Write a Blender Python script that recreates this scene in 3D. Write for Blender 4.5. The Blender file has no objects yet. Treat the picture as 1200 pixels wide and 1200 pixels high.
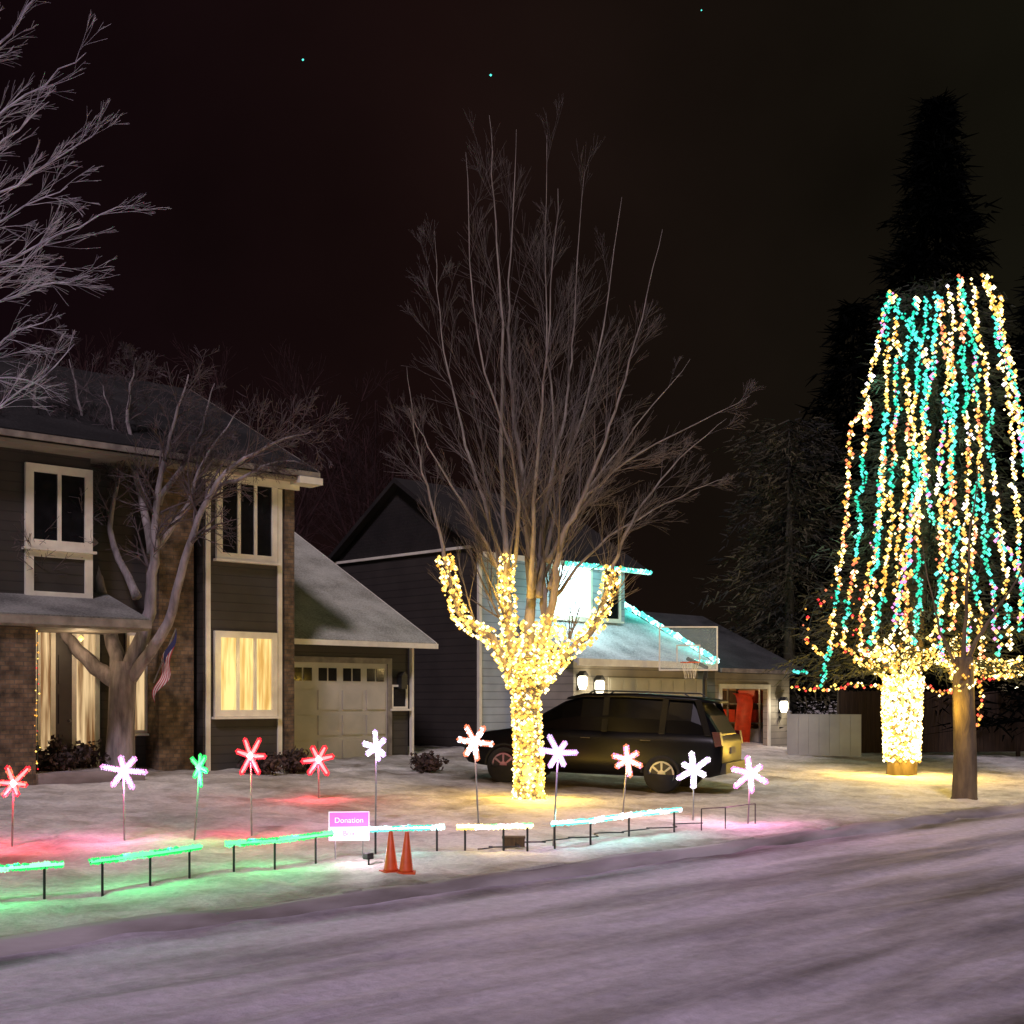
import bpy, math, random
from mathutils import Vector, noise, Matrix
random.seed(7)
S2=math.sqrt(0.5)
F=1500.0; HZ=820.0; CH=2.0
scene=bpy.context.scene
COL=scene.collection

# ------------------------------------------------------------ camera
cd=bpy.data.cameras.new("camera"); cam=bpy.data.objects.new("camera",cd); COL.objects.link(cam)
cam.location=(0,0,CH); cam.rotation_euler=(math.pi/2,0,0)
cd.sensor_width=36; cd.lens=45; cd.shift_y=220/1200; cd.clip_end=3000; cd.clip_start=0.1
scene.camera=cam
scene.view_settings.view_transform='Standard'

# ------------------------------------------------------------ terrain
PROF=[(0,.10),(1.5,.12),(6,.24),(9,.36),(12,.55),(14,.75),(30,.85),(2000,.85)]
def td(x,y): return ((x+y-14)*S2,(y-x-14)*S2)
def hd(d,t=0):
    if d<0: return 0.0
    for (a,b),(c,e) in zip(PROF,PROF[1:]):
        if d<=c: return b+(e-b)*(d-a)/(c-a)
    return .85
def hgt(x,y):
    t,d=td(x,y); return hd(d,t)
def P(px,py,Y): return Vector(((px-600)/F*Y,Y,CH+(HZ-py)/F*Y))
def G(px,py):
    Y=7.0
    while Y<70:
        p=P(px,py,Y)
        if p.z<=hgt(p.x,p.y): return Vector((p.x,p.y,hgt(p.x,p.y)))
        Y+=.02
    return P(px,py,40)

# ------------------------------------------------------------ materials
def newmat(name):
    m=bpy.data.materials.new(name); m.use_nodes=True
    nt=m.node_tree; b=nt.nodes['Principled BSDF']; return m,nt,b
def N(nt,t,**k):
    n=nt.nodes.new(t)
    for a,v in k.items(): setattr(n,a,v)
    return n
def surf(name,c1,c2=None,scale=6,rough=.8,bump=0,bscale=30,metal=0,lo=.35,hi=.65,stretch=None,coord='Object',spec=None):
    m,nt,b=newmat(name); L=nt.links
    b.inputs['Roughness'].default_value=rough; b.inputs['Metallic'].default_value=metal
    if spec is not None: b.inputs['Specular IOR Level'].default_value=spec
    tc=N(nt,'ShaderNodeTexCoord'); vec=tc.outputs[coord]
    if stretch:
        mp=N(nt,'ShaderNodeMapping'); mp.inputs['Scale'].default_value=stretch; L.new(vec,mp.inputs[0]); vec=mp.outputs[0]
    if c2 is None: c2=tuple(x*.7 for x in c1)
    no=N(nt,'ShaderNodeTexNoise'); no.inputs['Scale'].default_value=scale; no.inputs['Detail'].default_value=6; L.new(vec,no.inputs['Vector'])
    r=N(nt,'ShaderNodeValToRGB'); r.color_ramp.elements[0].position=lo; r.color_ramp.elements[1].position=hi
    r.color_ramp.elements[0].color=(*c2,1); r.color_ramp.elements[1].color=(*c1,1)
    L.new(no.outputs['Fac'],r.inputs[0]); L.new(r.outputs[0],b.inputs['Base Color'])
    if bump:
        n2=N(nt,'ShaderNodeTexNoise'); n2.inputs['Scale'].default_value=bscale; n2.inputs['Detail'].default_value=5; L.new(vec,n2.inputs['Vector'])
        bp=N(nt,'ShaderNodeBump'); bp.inputs['Strength'].default_value=bump; bp.inputs['Distance'].default_value=.03
        L.new(n2.outputs['Fac'],bp.inputs['Height']); L.new(bp.outputs[0],b.inputs['Normal'])
    return m
def emit(name,c,s,base=(.05,.05,.05)):
    m,nt,b=newmat(name)
    b.inputs['Base Color'].default_value=(*base,1); b.inputs['Emission Color'].default_value=(*c,1); b.inputs['Emission Strength'].default_value=s
    m.cycles.emission_sampling='NONE'
    return m
def siding(name,c,period=.18,axis='Z'):
    m,nt,b=newmat(name); L=nt.links
    tc=N(nt,'ShaderNodeTexCoord'); sp=N(nt,'ShaderNodeSeparateXYZ'); L.new(tc.outputs['Object'],sp.inputs[0])
    ml=N(nt,'ShaderNodeMath',operation='DIVIDE'); ml.inputs[1].default_value=period; L.new(sp.outputs[axis],ml.inputs[0])
    fr=N(nt,'ShaderNodeMath',operation='FRACT'); L.new(ml.outputs[0],fr.inputs[0])
    r=N(nt,'ShaderNodeValToRGB'); e=r.color_ramp.elements
    e[0].position=0; e[0].color=(*[x*.35 for x in c],1); e[1].position=.14; e[1].color=(*c,1)
    L.new(fr.outputs[0],r.inputs[0])
    no=N(nt,'ShaderNodeTexNoise'); no.inputs['Scale'].default_value=1.5; no.inputs['Detail'].default_value=6; L.new(tc.outputs['Object'],no.inputs['Vector'])
    mr=N(nt,'ShaderNodeMapRange'); mr.inputs[3].default_value=.5; mr.inputs[4].default_value=1.45; L.new(no.outputs['Fac'],mr.inputs[0])
    mx=N(nt,'ShaderNodeVectorMath',operation='SCALE'); L.new(r.outputs[0],mx.inputs[0]); L.new(mr.outputs[0],mx.inputs['Scale'])
    L.new(mx.outputs[0],b.inputs['Base Color']); b.inputs['Roughness'].default_value=.7
    bp=N(nt,'ShaderNodeBump'); bp.inputs['Strength'].default_value=.6; bp.inputs['Distance'].default_value=.02; bp.invert=True
    L.new(fr.outputs[0],bp.inputs['Height']); L.new(bp.outputs[0],b.inputs['Normal'])
    return m
def brick(name,c1,c2,mortar):
    m,nt,b=newmat(name); L=nt.links
    tc=N(nt,'ShaderNodeTexCoord'); sp=N(nt,'ShaderNodeSeparateXYZ'); L.new(tc.outputs['Object'],sp.inputs[0])
    ad=N(nt,'ShaderNodeMath',operation='ADD'); L.new(sp.outputs[0],ad.inputs[0]); L.new(sp.outputs[1],ad.inputs[1])
    cb=N(nt,'ShaderNodeCombineXYZ'); L.new(ad.outputs[0],cb.inputs[0]); L.new(sp.outputs[2],cb.inputs[1])
    br=N(nt,'ShaderNodeTexBrick'); br.inputs['Scale'].default_value=3.2; br.inputs['Color1'].default_value=(*c1,1); br.inputs['Color2'].default_value=(*c2,1); br.inputs['Mortar'].default_value=(*mortar,1)
    br.inputs['Mortar Size'].default_value=.03
    L.new(cb.outputs[0],br.inputs['Vector']); 
    no=N(nt,'ShaderNodeTexNoise'); no.inputs['Scale'].default_value=5; no.inputs['Detail'].default_value=6; L.new(tc.outputs['Object'],no.inputs['Vector'])
    mr=N(nt,'ShaderNodeMapRange'); mr.inputs[1].default_value=.3; mr.inputs[2].default_value=.7; mr.inputs[3].default_value=.35; mr.inputs[4].default_value=1.8; L.new(no.outputs['Fac'],mr.inputs[0])
    mx=N(nt,'ShaderNodeVectorMath',operation='SCALE'); L.new(br.outputs['Color'],mx.inputs[0]); L.new(mr.outputs[0],mx.inputs['Scale'])
    L.new(mx.outputs[0],b.inputs['Base Color']); b.inputs['Roughness'].default_value=.9
    bp=N(nt,'ShaderNodeBump'); bp.inputs['Strength'].default_value=.6; bp.inputs['Distance'].default_value=.02
    L.new(br.outputs['Fac'],bp.inputs['Height']); bp.invert=True; L.new(bp.outputs[0],b.inputs['Normal'])
    return m
def roofmat(name,dark,snow,lo=.42,hi=.6):
    m,nt,b=newmat(name); L=nt.links
    tc=N(nt,'ShaderNodeTexCoord')
    no=N(nt,'ShaderNodeTexNoise'); no.inputs['Scale'].default_value=22; no.inputs['Detail'].default_value=8; no.inputs['Roughness'].default_value=.75; L.new(tc.outputs['Object'],no.inputs['Vector'])
    n3=N(nt,'ShaderNodeTexNoise'); n3.inputs['Scale'].default_value=1.1; n3.inputs['Detail'].default_value=4; L.new(tc.outputs['Object'],n3.inputs['Vector'])
    av=N(nt,'ShaderNodeMix'); av.data_type='FLOAT'; av.inputs[0].default_value=.4; L.new(no.outputs['Fac'],av.inputs[2]); L.new(n3.outputs['Fac'],av.inputs[3])
    r=N(nt,'ShaderNodeValToRGB'); e=r.color_ramp.elements; e[0].position=lo; e[1].position=hi; e[0].color=(*dark,1); e[1].color=(*snow,1)
    L.new(av.outputs[0],r.inputs[0]); L.new(r.outputs[0],b.inputs['Base Color']); b.inputs['Roughness'].default_value=.9
    sp=N(nt,'ShaderNodeSeparateXYZ'); L.new(tc.outputs['Object'],sp.inputs[0])
    ml=N(nt,'ShaderNodeMath',operation='DIVIDE'); ml.inputs[1].default_value=.09; L.new(sp.outputs[2],ml.inputs[0])
    fr=N(nt,'ShaderNodeMath',operation='FRACT'); L.new(ml.outputs[0],fr.inputs[0])
    bp=N(nt,'ShaderNodeBump'); bp.inputs['Strength'].default_value=.5; bp.inputs['Distance'].default_value=.02; L.new(fr.outputs[0],bp.inputs['Height'])
    L.new(bp.outputs[0],b.inputs['Normal'])
    return m
def bark(name,c1,c2): return surf(name,c1,c2,scale=7,rough=.95,bump=.8,bscale=25,stretch=(1,1,.25))

M={}
M['siding_dark']=siding('dark_siding',(.045,.039,.033))
M['siding_brown']=siding('brown_siding',(.033,.028,.024))
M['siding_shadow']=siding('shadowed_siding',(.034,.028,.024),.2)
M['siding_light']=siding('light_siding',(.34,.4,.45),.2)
M['siding_tan']=siding('tan_siding',(.3,.27,.22),.2)
M['brick']=brick('stone_brick',(.15,.1,.06),(.09,.06,.038),(.08,.065,.05))
M['trim']=surf('white_trim',(.82,.79,.66),(.66,.62,.52),scale=3,rough=.6)
M['trim_dull']=surf('dull_trim',(.28,.25,.21),(.15,.13,.11),scale=4,rough=.7)  # duller and darker than the white trim
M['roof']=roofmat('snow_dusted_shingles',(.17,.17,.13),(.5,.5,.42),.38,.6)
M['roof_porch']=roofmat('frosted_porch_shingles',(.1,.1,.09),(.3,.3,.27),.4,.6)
M['roof_mid']=roofmat('unlit_dusted_shingles',(.006,.005,.005),(.045,.041,.04),.47,.7)  # thin snow dusting; fading street light up high is put into the dark colour
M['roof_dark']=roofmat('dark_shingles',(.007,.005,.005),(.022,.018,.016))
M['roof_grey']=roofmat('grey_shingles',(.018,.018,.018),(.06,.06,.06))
M['roof_snow']=roofmat('snowy_shingles',(.16,.18,.19),(.72,.76,.78),.36,.56)
M['glass']=surf('dark_window_glass',(.012,.012,.014),(.007,.007,.008),rough=.1)
M['carglass']=surf('tinted_car_glass',(.003,.003,.004),(.002,.002,.003),rough=.3,spec=.12)
M['door']=surf('garage_door_paint',(.5,.47,.39),(.4,.38,.32),scale=2,rough=.6)
M['door_dark']=surf('dark_door_paint',(.03,.025,.025),rough=.5)
M['metal']=surf('galvanised_metal',(.3,.3,.3),(.2,.2,.2),metal=.7,rough=.45)
M['blackmetal']=surf('black_metal',(.02,.02,.02),rough=.5)
M['wire']=surf('dark_green_wire',(.015,.03,.02),rough=.6)
M['bark']=bark('grey_bark',(.37,.32,.27),(.2,.17,.145))
M['twig']=bark('grey_twigs',(.19,.16,.145),(.1,.085,.078))  # darker than the bark: street light fading with height, put into the colour
M['bark_mauve']=bark('mauve_bark',(.36,.31,.31),(.14,.12,.12))
M['twig_mauve']=bark('mauve_twigs',(.15,.115,.12),(.075,.058,.06))
M['bark_pale']=bark('streetlit_bark',(.7,.65,.7),(.36,.32,.38))  # pale lavender tone: street light on the branches, put into the bark colour
M['bark_dark']=bark('dark_bark',(.05,.014,.014),(.022,.008,.008))
M['bark_brown']=bark('brown_bark',(.2,.15,.085),(.1,.075,.05))
M['fence_brown']=surf('cedar_fence_boards',(.06,.036,.022),(.03,.018,.012),scale=3,stretch=(8,8,.5),rough=.9)
M['vinyl']=surf('grey_vinyl_fence',(.36,.36,.36),(.27,.27,.28),scale=1.2,rough=.6)
M['needle']=surf('spruce_needles',(.05,.055,.03),(.01,.015,.009),scale=1.2)
M['needle_warm_lit']=surf('warm_lit_needles',(.085,.07,.028),(.009,.008,.005),scale=.7,lo=.42,hi=.68)  # olive tint puts the warm light of nearby bulbs into the needles
M['needle_dark']=surf('dark_needles',(.0035,.004,.0035),(.002,.0022,.002),scale=.8,rough=1,spec=0)  # near-black: the lack of street light is put into the needle colour
M['shrub']=surf('shrub_leaves',(.09,.05,.04),(.03,.02,.018),scale=3)
M['paint']=surf('black_car_paint',(.004,.004,.005),(.003,.003,.0035),rough=.35,spec=.2)
M['rubber']=surf('tyre_rubber',(.012,.012,.012),rough=.9)
M['rim']=surf('alloy_rim',(.4,.4,.41),(.3,.3,.31),metal=.8,rough=.35)
M['taillight']=surf('red_tail_lamp',(.09,.004,.004),(.06,.003,.003),rough=.3)
M['headlight']=surf('headlight_lens',(.3,.3,.32),rough=.1)
M['orange']=surf('orange_cone_plastic',(.85,.12,.03),(.7,.09,.02),scale=10,rough=.5)
M['flag_red']=surf('flag_red',(.45,.04,.05)); M['flag_white']=surf('flag_white',(.6,.56,.52)); M['flag_blue']=surf('flag_blue',(.025,.03,.12))
M['bag']=surf('red_plastic',(.6,.06,.03),rough=.4)
M['interior']=surf('garage_interior_board',(.6,.42,.24),(.35,.23,.12),scale=2)
M['conc']=surf('kerb_concrete_snow',(.5,.45,.47),(.17,.14,.135),scale=1.3,rough=.95,bump=.6,bscale=12,lo=.36,hi=.62,stretch=(.35,1,1))
E={}
E['warm']=emit('warm_bulb',(1,.62,.12),2.4)
E['warm_hot']=emit('warm_white_bulb',(1,.8,.36),4)
E['hot']=emit('hot_white_bulb',(1,.9,.6),6)
E['amber']=emit('amber_bulb',(1,.42,.05),1.6)
E['teal']=emit('teal_bulb',(.0,.85,.5),1.2)
E['cyan']=emit('cyan_bulb',(.1,.95,.78),1.7)
E['ice']=emit('ice_bulb',(.55,1,.98),3)
E['green']=emit('green_bulb',(.01,1,.16),1.2)
E['green_hot']=emit('pale_green_bulb',(.13,1,.3),2.0)
E['mint']=emit('mint_green_bulb',(.3,1,.5),1.8)
E['red']=emit('red_bulb',(1,.01,.03),1.6)
E['red_hot']=emit('hot_red_bulb',(1,.22,.22),2.6)
E['white']=emit('cool_white_bulb',(1,.88,1),3.2)
E['pink']=emit('pink_bulb',(1,.3,.75),1.6)
E['lilac']=emit('lilac_bulb',(.7,.45,1),1.6)
E['orange']=emit('orange_bulb',(1,.2,.08),1.6)
E['lamp']=emit('lamp_globe',(1,.9,.65),5)

# ------------------------------------------------------------ mesh builder
class MB:
    def __init__(s): s.v=[]; s.f=[]; s.mi=[]; s.mats=[]; s.cur=0; s.sm=[]; s.smooth=False
    def mat(s,m):
        if m not in s.mats: s.mats.append(m)
        s.cur=s.mats.index(m); return s
    def face(s,idx): s.f.append(idx); s.mi.append(s.cur); s.sm.append(s.smooth)
    def quad(s,*pts):
        n=len(s.v); s.v+= [tuple(p) for p in pts]; s.face(tuple(range(n,n+len(pts))))
    def box(s,x0,x1,y0,y1,z0,z1):
        if x0>x1:x0,x1=x1,x0
        if y0>y1:y0,y1=y1,y0
        if z0>z1:z0,z1=z1,z0
        n=len(s.v); s.v+=[(x0,y0,z0),(x1,y0,z0),(x1,y1,z0),(x0,y1,z0),(x0,y0,z1),(x1,y0,z1),(x1,y1,z1),(x0,y1,z1)]
        for q in ((0,3,2,1),(4,5,6,7),(0,1,5,4),(1,2,6,5),(2,3,7,6),(3,0,4,7)): s.face(tuple(n+i for i in q))
    def prism(s,poly,y0,y1,axis='y'):
        n=len(s.v); k=len(poly)
        for yy in (y0,y1):
            for a,z in poly: s.v.append((a,yy,z) if axis=='y' else (yy,a,z))
        s.face(tuple(range(n,n+k))); s.face(tuple(reversed(range(n+k,n+2*k))))
        for i in range(k): s.face((n+i,n+k+i,n+k+(i+1)%k,n+(i+1)%k))
    def slab(s,a,b,c,d,t):
        n=len(s.v); s.v+=[tuple(p) for p in (a,b,c,d)]+[(p[0],p[1],p[2]-t) for p in (a,b,c,d)]
        for q in ((0,1,2,3),(7,6,5,4),(0,4,5,1),(1,5,6,2),(2,6,7,3),(3,7,4,0)): s.face(tuple(n+i for i in q))
    def tube(s,pts,rad,sides=6,cap=True):
        pts=[Vector(p) for p in pts]
        if not hasattr(rad,'__len__'): rad=[rad]*len(pts)
        n0=len(s.v); up=None
        for i,p in enumerate(pts):
            a=pts[max(i-1,0)]; b=pts[min(i+1,len(pts)-1)]; d=(b-a)
            if d.length<1e-6: d=Vector((0,0,1))
            d.normalize()
            if up is None: up=d.orthogonal().normalized()
            else:
                up=up-d*up.dot(d)
                up=up.normalized() if up.length>1e-5 else d.orthogonal().normalized()
            w=d.cross(up)
            for j in range(sides):
                an=2*math.pi*j/sides; q=p+(up*math.cos(an)+w*math.sin(an))*rad[i]; s.v.append((q.x,q.y,q.z))
        for i in range(len(pts)-1):
            for j in range(sides):
                a=n0+i*sides+j; b=n0+i*sides+(j+1)%sides; s.face((a,b,b+sides,a+sides))
        if cap:
            s.face(tuple(reversed(range(n0,n0+sides)))); e=n0+(len(pts)-1)*sides; s.face(tuple(range(e,e+sides)))
    def octa(s,c,r):
        n=len(s.v); x,y,z=c
        s.v+=[(x+r,y,z),(x-r,y,z),(x,y+r,z),(x,y-r,z),(x,y,z+r),(x,y,z-r)]
        for q in ((0,2,4),(2,1,4),(1,3,4),(3,0,4),(2,0,5),(1,2,5),(3,1,5),(0,3,5)): s.face(tuple(n+i for i in q))
    def obj(s,name,parent=None,origin=None,label=None):
        me=bpy.data.meshes.new(name)
        v=s.v
        if origin is not None:
            ox,oy,oz=origin; v=[(a-ox,b-oy,c-oz) for a,b,c in v]
        me.from_pydata(v,[],s.f)
        for m in s.mats: me.materials.append(m)
        me.polygons.foreach_set('material_index',s.mi); me.polygons.foreach_set('use_smooth',s.sm); me.update()
        o=bpy.data.objects.new(name,me); COL.objects.link(o)
        if parent: o.parent=parent
        if label: o['label']=label
        return o
def thing(name,label,cat,loc,rz=0,group=None):
    e=bpy.data.objects.new(name,None); COL.objects.link(e); e.empty_display_size=.3
    e.location=loc; e.rotation_euler=(0,0,rz); e['label']=label; e['category']=cat
    if group: e['group']=group
    return e
def light(name,loc,power,col,rad=.05,parent=None):
    l=bpy.data.lights.new(name,'POINT'); l.energy=power; l.color=col; l.shadow_soft_size=rad
    o=bpy.data.objects.new(name,l); COL.objects.link(o); o.location=loc
    if parent:
        o.parent=parent
        inv=(Matrix.Translation(parent.location)@parent.rotation_euler.to_matrix().to_4x4()).inverted()
        o.location=inv@Vector(loc)
    return o

# ------------------------------------------------------------ world + weak 'sun' (street glow)
w=bpy.data.worlds.new("World"); scene.world=w; w.use_nodes=True
nt=w.node_tree; bg=nt.nodes['Background']
tc=N(nt,'ShaderNodeTexCoord'); sp=N(nt,'ShaderNodeSeparateXYZ'); nt.links.new(tc.outputs['Generated'],sp.inputs[0])
mr=N(nt,'ShaderNodeMapRange'); mr.inputs[1].default_value=-.35; mr.inputs[2].default_value=.35; nt.links.new(sp.outputs[0],mr.inputs[0])
cr=N(nt,'ShaderNodeValToRGB'); e=cr.color_ramp.elements
e[0].position=0; e[0].color=(.0052,.0020,.0030,1); e[1].position=1; e[1].color=(.0066,.0058,.0034,1)
x=e.new(.42); x.color=(.0078,.0034,.0030,1)
nt.links.new(mr.outputs[0],cr.inputs[0])
no=N(nt,'ShaderNodeTexNoise'); no.inputs['Scale'].default_value=3.5; no.inputs['Detail'].default_value=5; nt.links.new(tc.outputs['Generated'],no.inputs['Vector'])
m2=N(nt,'ShaderNodeMapRange'); m2.inputs[1].default_value=.3; m2.inputs[2].default_value=.7; m2.inputs[3].default_value=.7; m2.inputs[4].default_value=1.4; nt.links.new(no.outputs['Fac'],m2.inputs[0])
nt.links.new(cr.outputs[0],bg.inputs['Color']); nt.links.new(m2.outputs[0],bg.inputs['Strength'])
sl=bpy.data.lights.new("street_glow_sun",'SUN'); sl.energy=1.6; sl.color=(1,.83,1.0); sl.angle=math.radians(8)
so=bpy.data.objects.new("street_glow_sun",sl); COL.objects.link(so)
so.rotation_euler=Vector((.12,.8,-.85)).to_track_quat('-Z','Y').to_euler()

# ------------------------------------------------------------ ground, road, kerb
def frange(a,b,s):
    r=[]; 
    while a<b-1e-6: r.append(a); a+=s
    return r
def axis(fa,fb,st,lo,hi):
    x=fa; s=st; left=[]
    while x>lo: s*=1.35; x-=s; left.append(max(x,lo))
    r=list(reversed(left))+frange(fa,fb,st); x=fb; s=st
    r.append(fb)
    while x<hi: s*=1.35; x+=s; r.append(min(x,hi))
    return r
def grid(name,ts,ds,zf,af,mat):
    nv=[]; at=[]
    for d in ds:
        for t in ts: nv.append((t,d,zf(t,d))); at.append(af(t,d))
    nt_=len(ts); fs=[]
    for j in range(len(ds)-1):
        for i in range(nt_-1):
            a=j*nt_+i; fs.append((a,a+1,a+nt_+1,a+nt_))
    me=bpy.data.meshes.new(name); me.from_pydata(nv,[],fs)
    A=me.attributes.new('worn','FLOAT','POINT'); A.data.foreach_set('value',at)
    me.materials.append(mat); me.polygons.foreach_set('use_smooth',[True]*len(fs)); me.update()
    o=bpy.data.objects.new(name,me); COL.objects.link(o); o.location=(0,14,0); o.rotation_euler=(0,0,math.pi/4); o['kind']='structure'
    return o
def snowmat(name,clean,dirty,stretch,nscale,bumpd,fine):
    m,nt,b=newmat(name); L=nt.links
    tc=N(nt,'ShaderNodeTexCoord'); mp=N(nt,'ShaderNodeMapping'); mp.inputs['Scale'].default_value=stretch; L.new(tc.outputs['Object'],mp.inputs[0])
    no=N(nt,'ShaderNodeTexNoise'); no.inputs['Scale'].default_value=nscale; no.inputs['Detail'].default_value=9; no.inputs['Roughness'].default_value=.62; no.inputs['Distortion'].default_value=.3; L.new(mp.outputs[0],no.inputs['Vector'])
    at=N(nt,'ShaderNodeAttribute'); at.attribute_name='worn'
    ad=N(nt,'ShaderNodeMath',operation='ADD'); L.new(no.outputs['Fac'],ad.inputs[0]); L.new(at.outputs['Fac'],ad.inputs[1])
    r=N(nt,'ShaderNodeValToRGB'); e=r.color_ramp.elements; e[0].position=.44; e[0].color=(*clean,1); e[1].position=.95; e[1].color=(*dirty,1)
    mid=e.new(.66); mid.color=(*[c*.52+dd*.48 for c,dd in zip(clean,dirty)],1)
    L.new(ad.outputs[0],r.inputs[0])
    f=N(nt,'ShaderNodeTexNoise'); f.inputs['Scale'].default_value=fine; f.inputs['Detail'].default_value=7; f.inputs['Roughness'].default_value=.7; L.new(tc.outputs['Object'],f.inputs['Vector'])
    mr=N(nt,'ShaderNodeMapRange'); mr.inputs[1].default_value=.3; mr.inputs[2].default_value=.7; mr.inputs[3].default_value=.74; mr.inputs[4].default_value=1.12; L.new(f.outputs['Fac'],mr.inputs[0])
    sc=N(nt,'ShaderNodeVectorMath',operation='SCALE'); L.new(r.outputs[0],sc.inputs[0]); L.new(mr.outputs[0],sc.inputs['Scale'])
    L.new(sc.outputs[0],b.inputs['Base Color']); b.inputs['Roughness'].default_value=.75
    b1=N(nt,'ShaderNodeBump'); b1.inputs['Strength'].default_value=1; b1.inputs['Distance'].default_value=bumpd; L.new(no.outputs['Fac'],b1.inputs['Height'])
    b2=N(nt,'ShaderNodeBump'); b2.inputs['Strength'].default_value=.9; b2.inputs['Distance'].default_value=bumpd*.5; L.new(f.outputs['Fac'],b2.inputs['Height']); L.new(b1.outputs[0],b2.inputs['Normal'])
    L.new(b2.outputs[0],b.inputs['Normal'])
    return m
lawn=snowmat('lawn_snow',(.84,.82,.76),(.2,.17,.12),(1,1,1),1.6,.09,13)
roadm=snowmat('packed_road_snow',(.7,.62,.74),(.1,.08,.09),(.2,1,1),1.5,.07,7)
nz=lambda x,y,z=0: noise.noise(Vector((x,y,z)))
def zl(t,d):
    z=hd(max(d,0),t)
    if d<=.06: return -.05
    if d>.06 and d<20: 
        z+=.045*nz(t*.8,d*.8)+.028*nz(t*2.7,d*2.7,3)+.018*nz(t*6,d*6,5)
        n_=nz(t*3.2,d*3.2,17)
        if n_>.28: z-=.10*(n_-.28)
        if d<.7: z=max(z,.06)
    return z
CARa=td(3.2,25.1); CARb=td(-.5,26.8)
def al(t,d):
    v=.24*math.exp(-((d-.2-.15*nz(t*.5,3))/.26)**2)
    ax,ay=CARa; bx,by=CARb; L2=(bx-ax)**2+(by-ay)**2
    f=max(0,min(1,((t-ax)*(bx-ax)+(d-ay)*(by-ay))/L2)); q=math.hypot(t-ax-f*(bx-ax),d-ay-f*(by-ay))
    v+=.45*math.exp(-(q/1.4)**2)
    if 5.5<d<13.5 and 2<t<15: v+=.10+.2*nz(t*.7,d*.7,9)
    if d>12: v+=.12
    v+=.12*nz(t*.5,d*1.4,11)+.12*max(0,nz(t*2.2,d*2.2,31))
    return v
ts=axis(-9,34,.14,-900,900)
ds=sorted(set(round(x,4) for x in [.0,.06,.1]+axis(.16,15,.12,.15,900)))
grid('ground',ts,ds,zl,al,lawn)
def zr(t,d):
    q=d+.35*nz(t*.12,0,4)
    z=.026*nz(t*.22,q*2.0,1)+.018*nz(t*.6,q*4.2,2)+.010*nz(t*3,q*6,7)
    if d>-.7: z+=.045*(d+.7)/.7*(.6+nz(t*1.2,0,3))
    return z
def ar(t,d):
    q=d+.6*nz(t*.1,1,4)
    v=.24*nz(t*.09,q*.9,21)+.18*nz(t*.3,q*2.4,23)
    v+=.34*math.exp(-((d+.36+.14*nz(t*.5,1))/.2)**2)*(.9+nz(t*.7,5,5))
    v+=.34*max(0,nz(t*.16,q*.45,44)+.1)
    v+=.34*math.exp(-(((t-1.8)/4.0)**2+((q+6.0)/1.2)**2))*(1+.8*nz(t*.8,q*2,3))
    v+=.22*math.exp(-(((t-5)/5)**2+((q+4.0)/.5)**2))
    for c in (-1.7,-3.3,-4.9,-6.6): v+=.12*math.exp(-((q-c)/.24)**2)
    return v-.05
grid('road',axis(-12,30,.12,-900,900),axis(-9.5,-.06,.09,-13,-.03),zr,ar,roadm)
grid('verge',[-900,-50,0,50,900],[-900,-200,-50,-13.0],lambda t,d:.02,lambda t,d:.1,lawn)
mb=MB().mat(M['conc']); mb.smooth=True
kt=axis(-12,34,.2,-400,400)
prof=[(-.2,-.02),(-.17,.03),(-.08,.07),(.02,.105),(.13,.115),(.22,.02)]
for t in kt:
    for (a,b) in prof: mb.v.append((t,a+.10*nz(t*.7,2.2),b+.04*nz(t*1.3,a*4,8)))
for i in range(len(kt)-1):
    for j in range(len(prof)-1):
        a=i*len(prof)+j; mb.face((a,a+len(prof),a+len(prof)+1,a+1))
k=mb.obj('kerb'); k.location=(0,14,0); k.rotation_euler=(0,0,math.pi/4); k['kind']='structure'

# ------------------------------------------------------------ house helper
class Fr:
    def __init__(s,O,a): s.O=O; s.a=a; s.c=math.cos(a); s.s=math.sin(a)
    def u(s,px,v=0):
        k=(px-600)/F; return (k*(s.O[1]+v*s.c)-s.O[0]+v*s.s)/(s.c-k*s.s)
    def w(s,u,v,z=0): return Vector((s.O[0]+u*s.c-v*s.s,s.O[1]+u*s.s+v*s.c,z))
    def z(s,py,u,v): return CH+(HZ-py)/F*s.w(u,v).y
def window(par,u0,u1,v,z0,z1,pan,glass,fw=.09,rows=0,lab=None,name='window'):
    g=MB().mat(glass); g.box(u0,u1,v-.03,v-.012,z0,z1)
    wo=g.obj(name,par,label=lab)
    f=MB().mat(M['trim'])
    f.box(u0-fw,u0,v-.07,v-.002,z0-fw,z1+fw); f.box(u1,u1+fw,v-.07,v-.002,z0-fw,z1+fw)
    f.box(u0,u1,v-.07,v-.002,z1,z1+fw); f.box(u0,u1,v-.07,v-.002,z0-fw,z0)
    for i in range(1,pan):
        uu=u0+(u1-u0)*i/pan; f.box(uu-.035,uu+.035,v-.06,v-.031,z0,z1)
    for i in range(1,rows+1):
        zz=z0+(z1-z0)*i/(rows+1); f.box(u0,u1,v-.055,v-.032,zz-.015,zz+.015)
    f.obj('frame',wo)
    sl=MB().mat(M['trim']); sl.box(u0-fw-.05,u1+fw+.05,v-.14,v-.003,z0-fw-.05,z0-fw-.003); sl.obj('sill',wo)
    return wo
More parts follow.
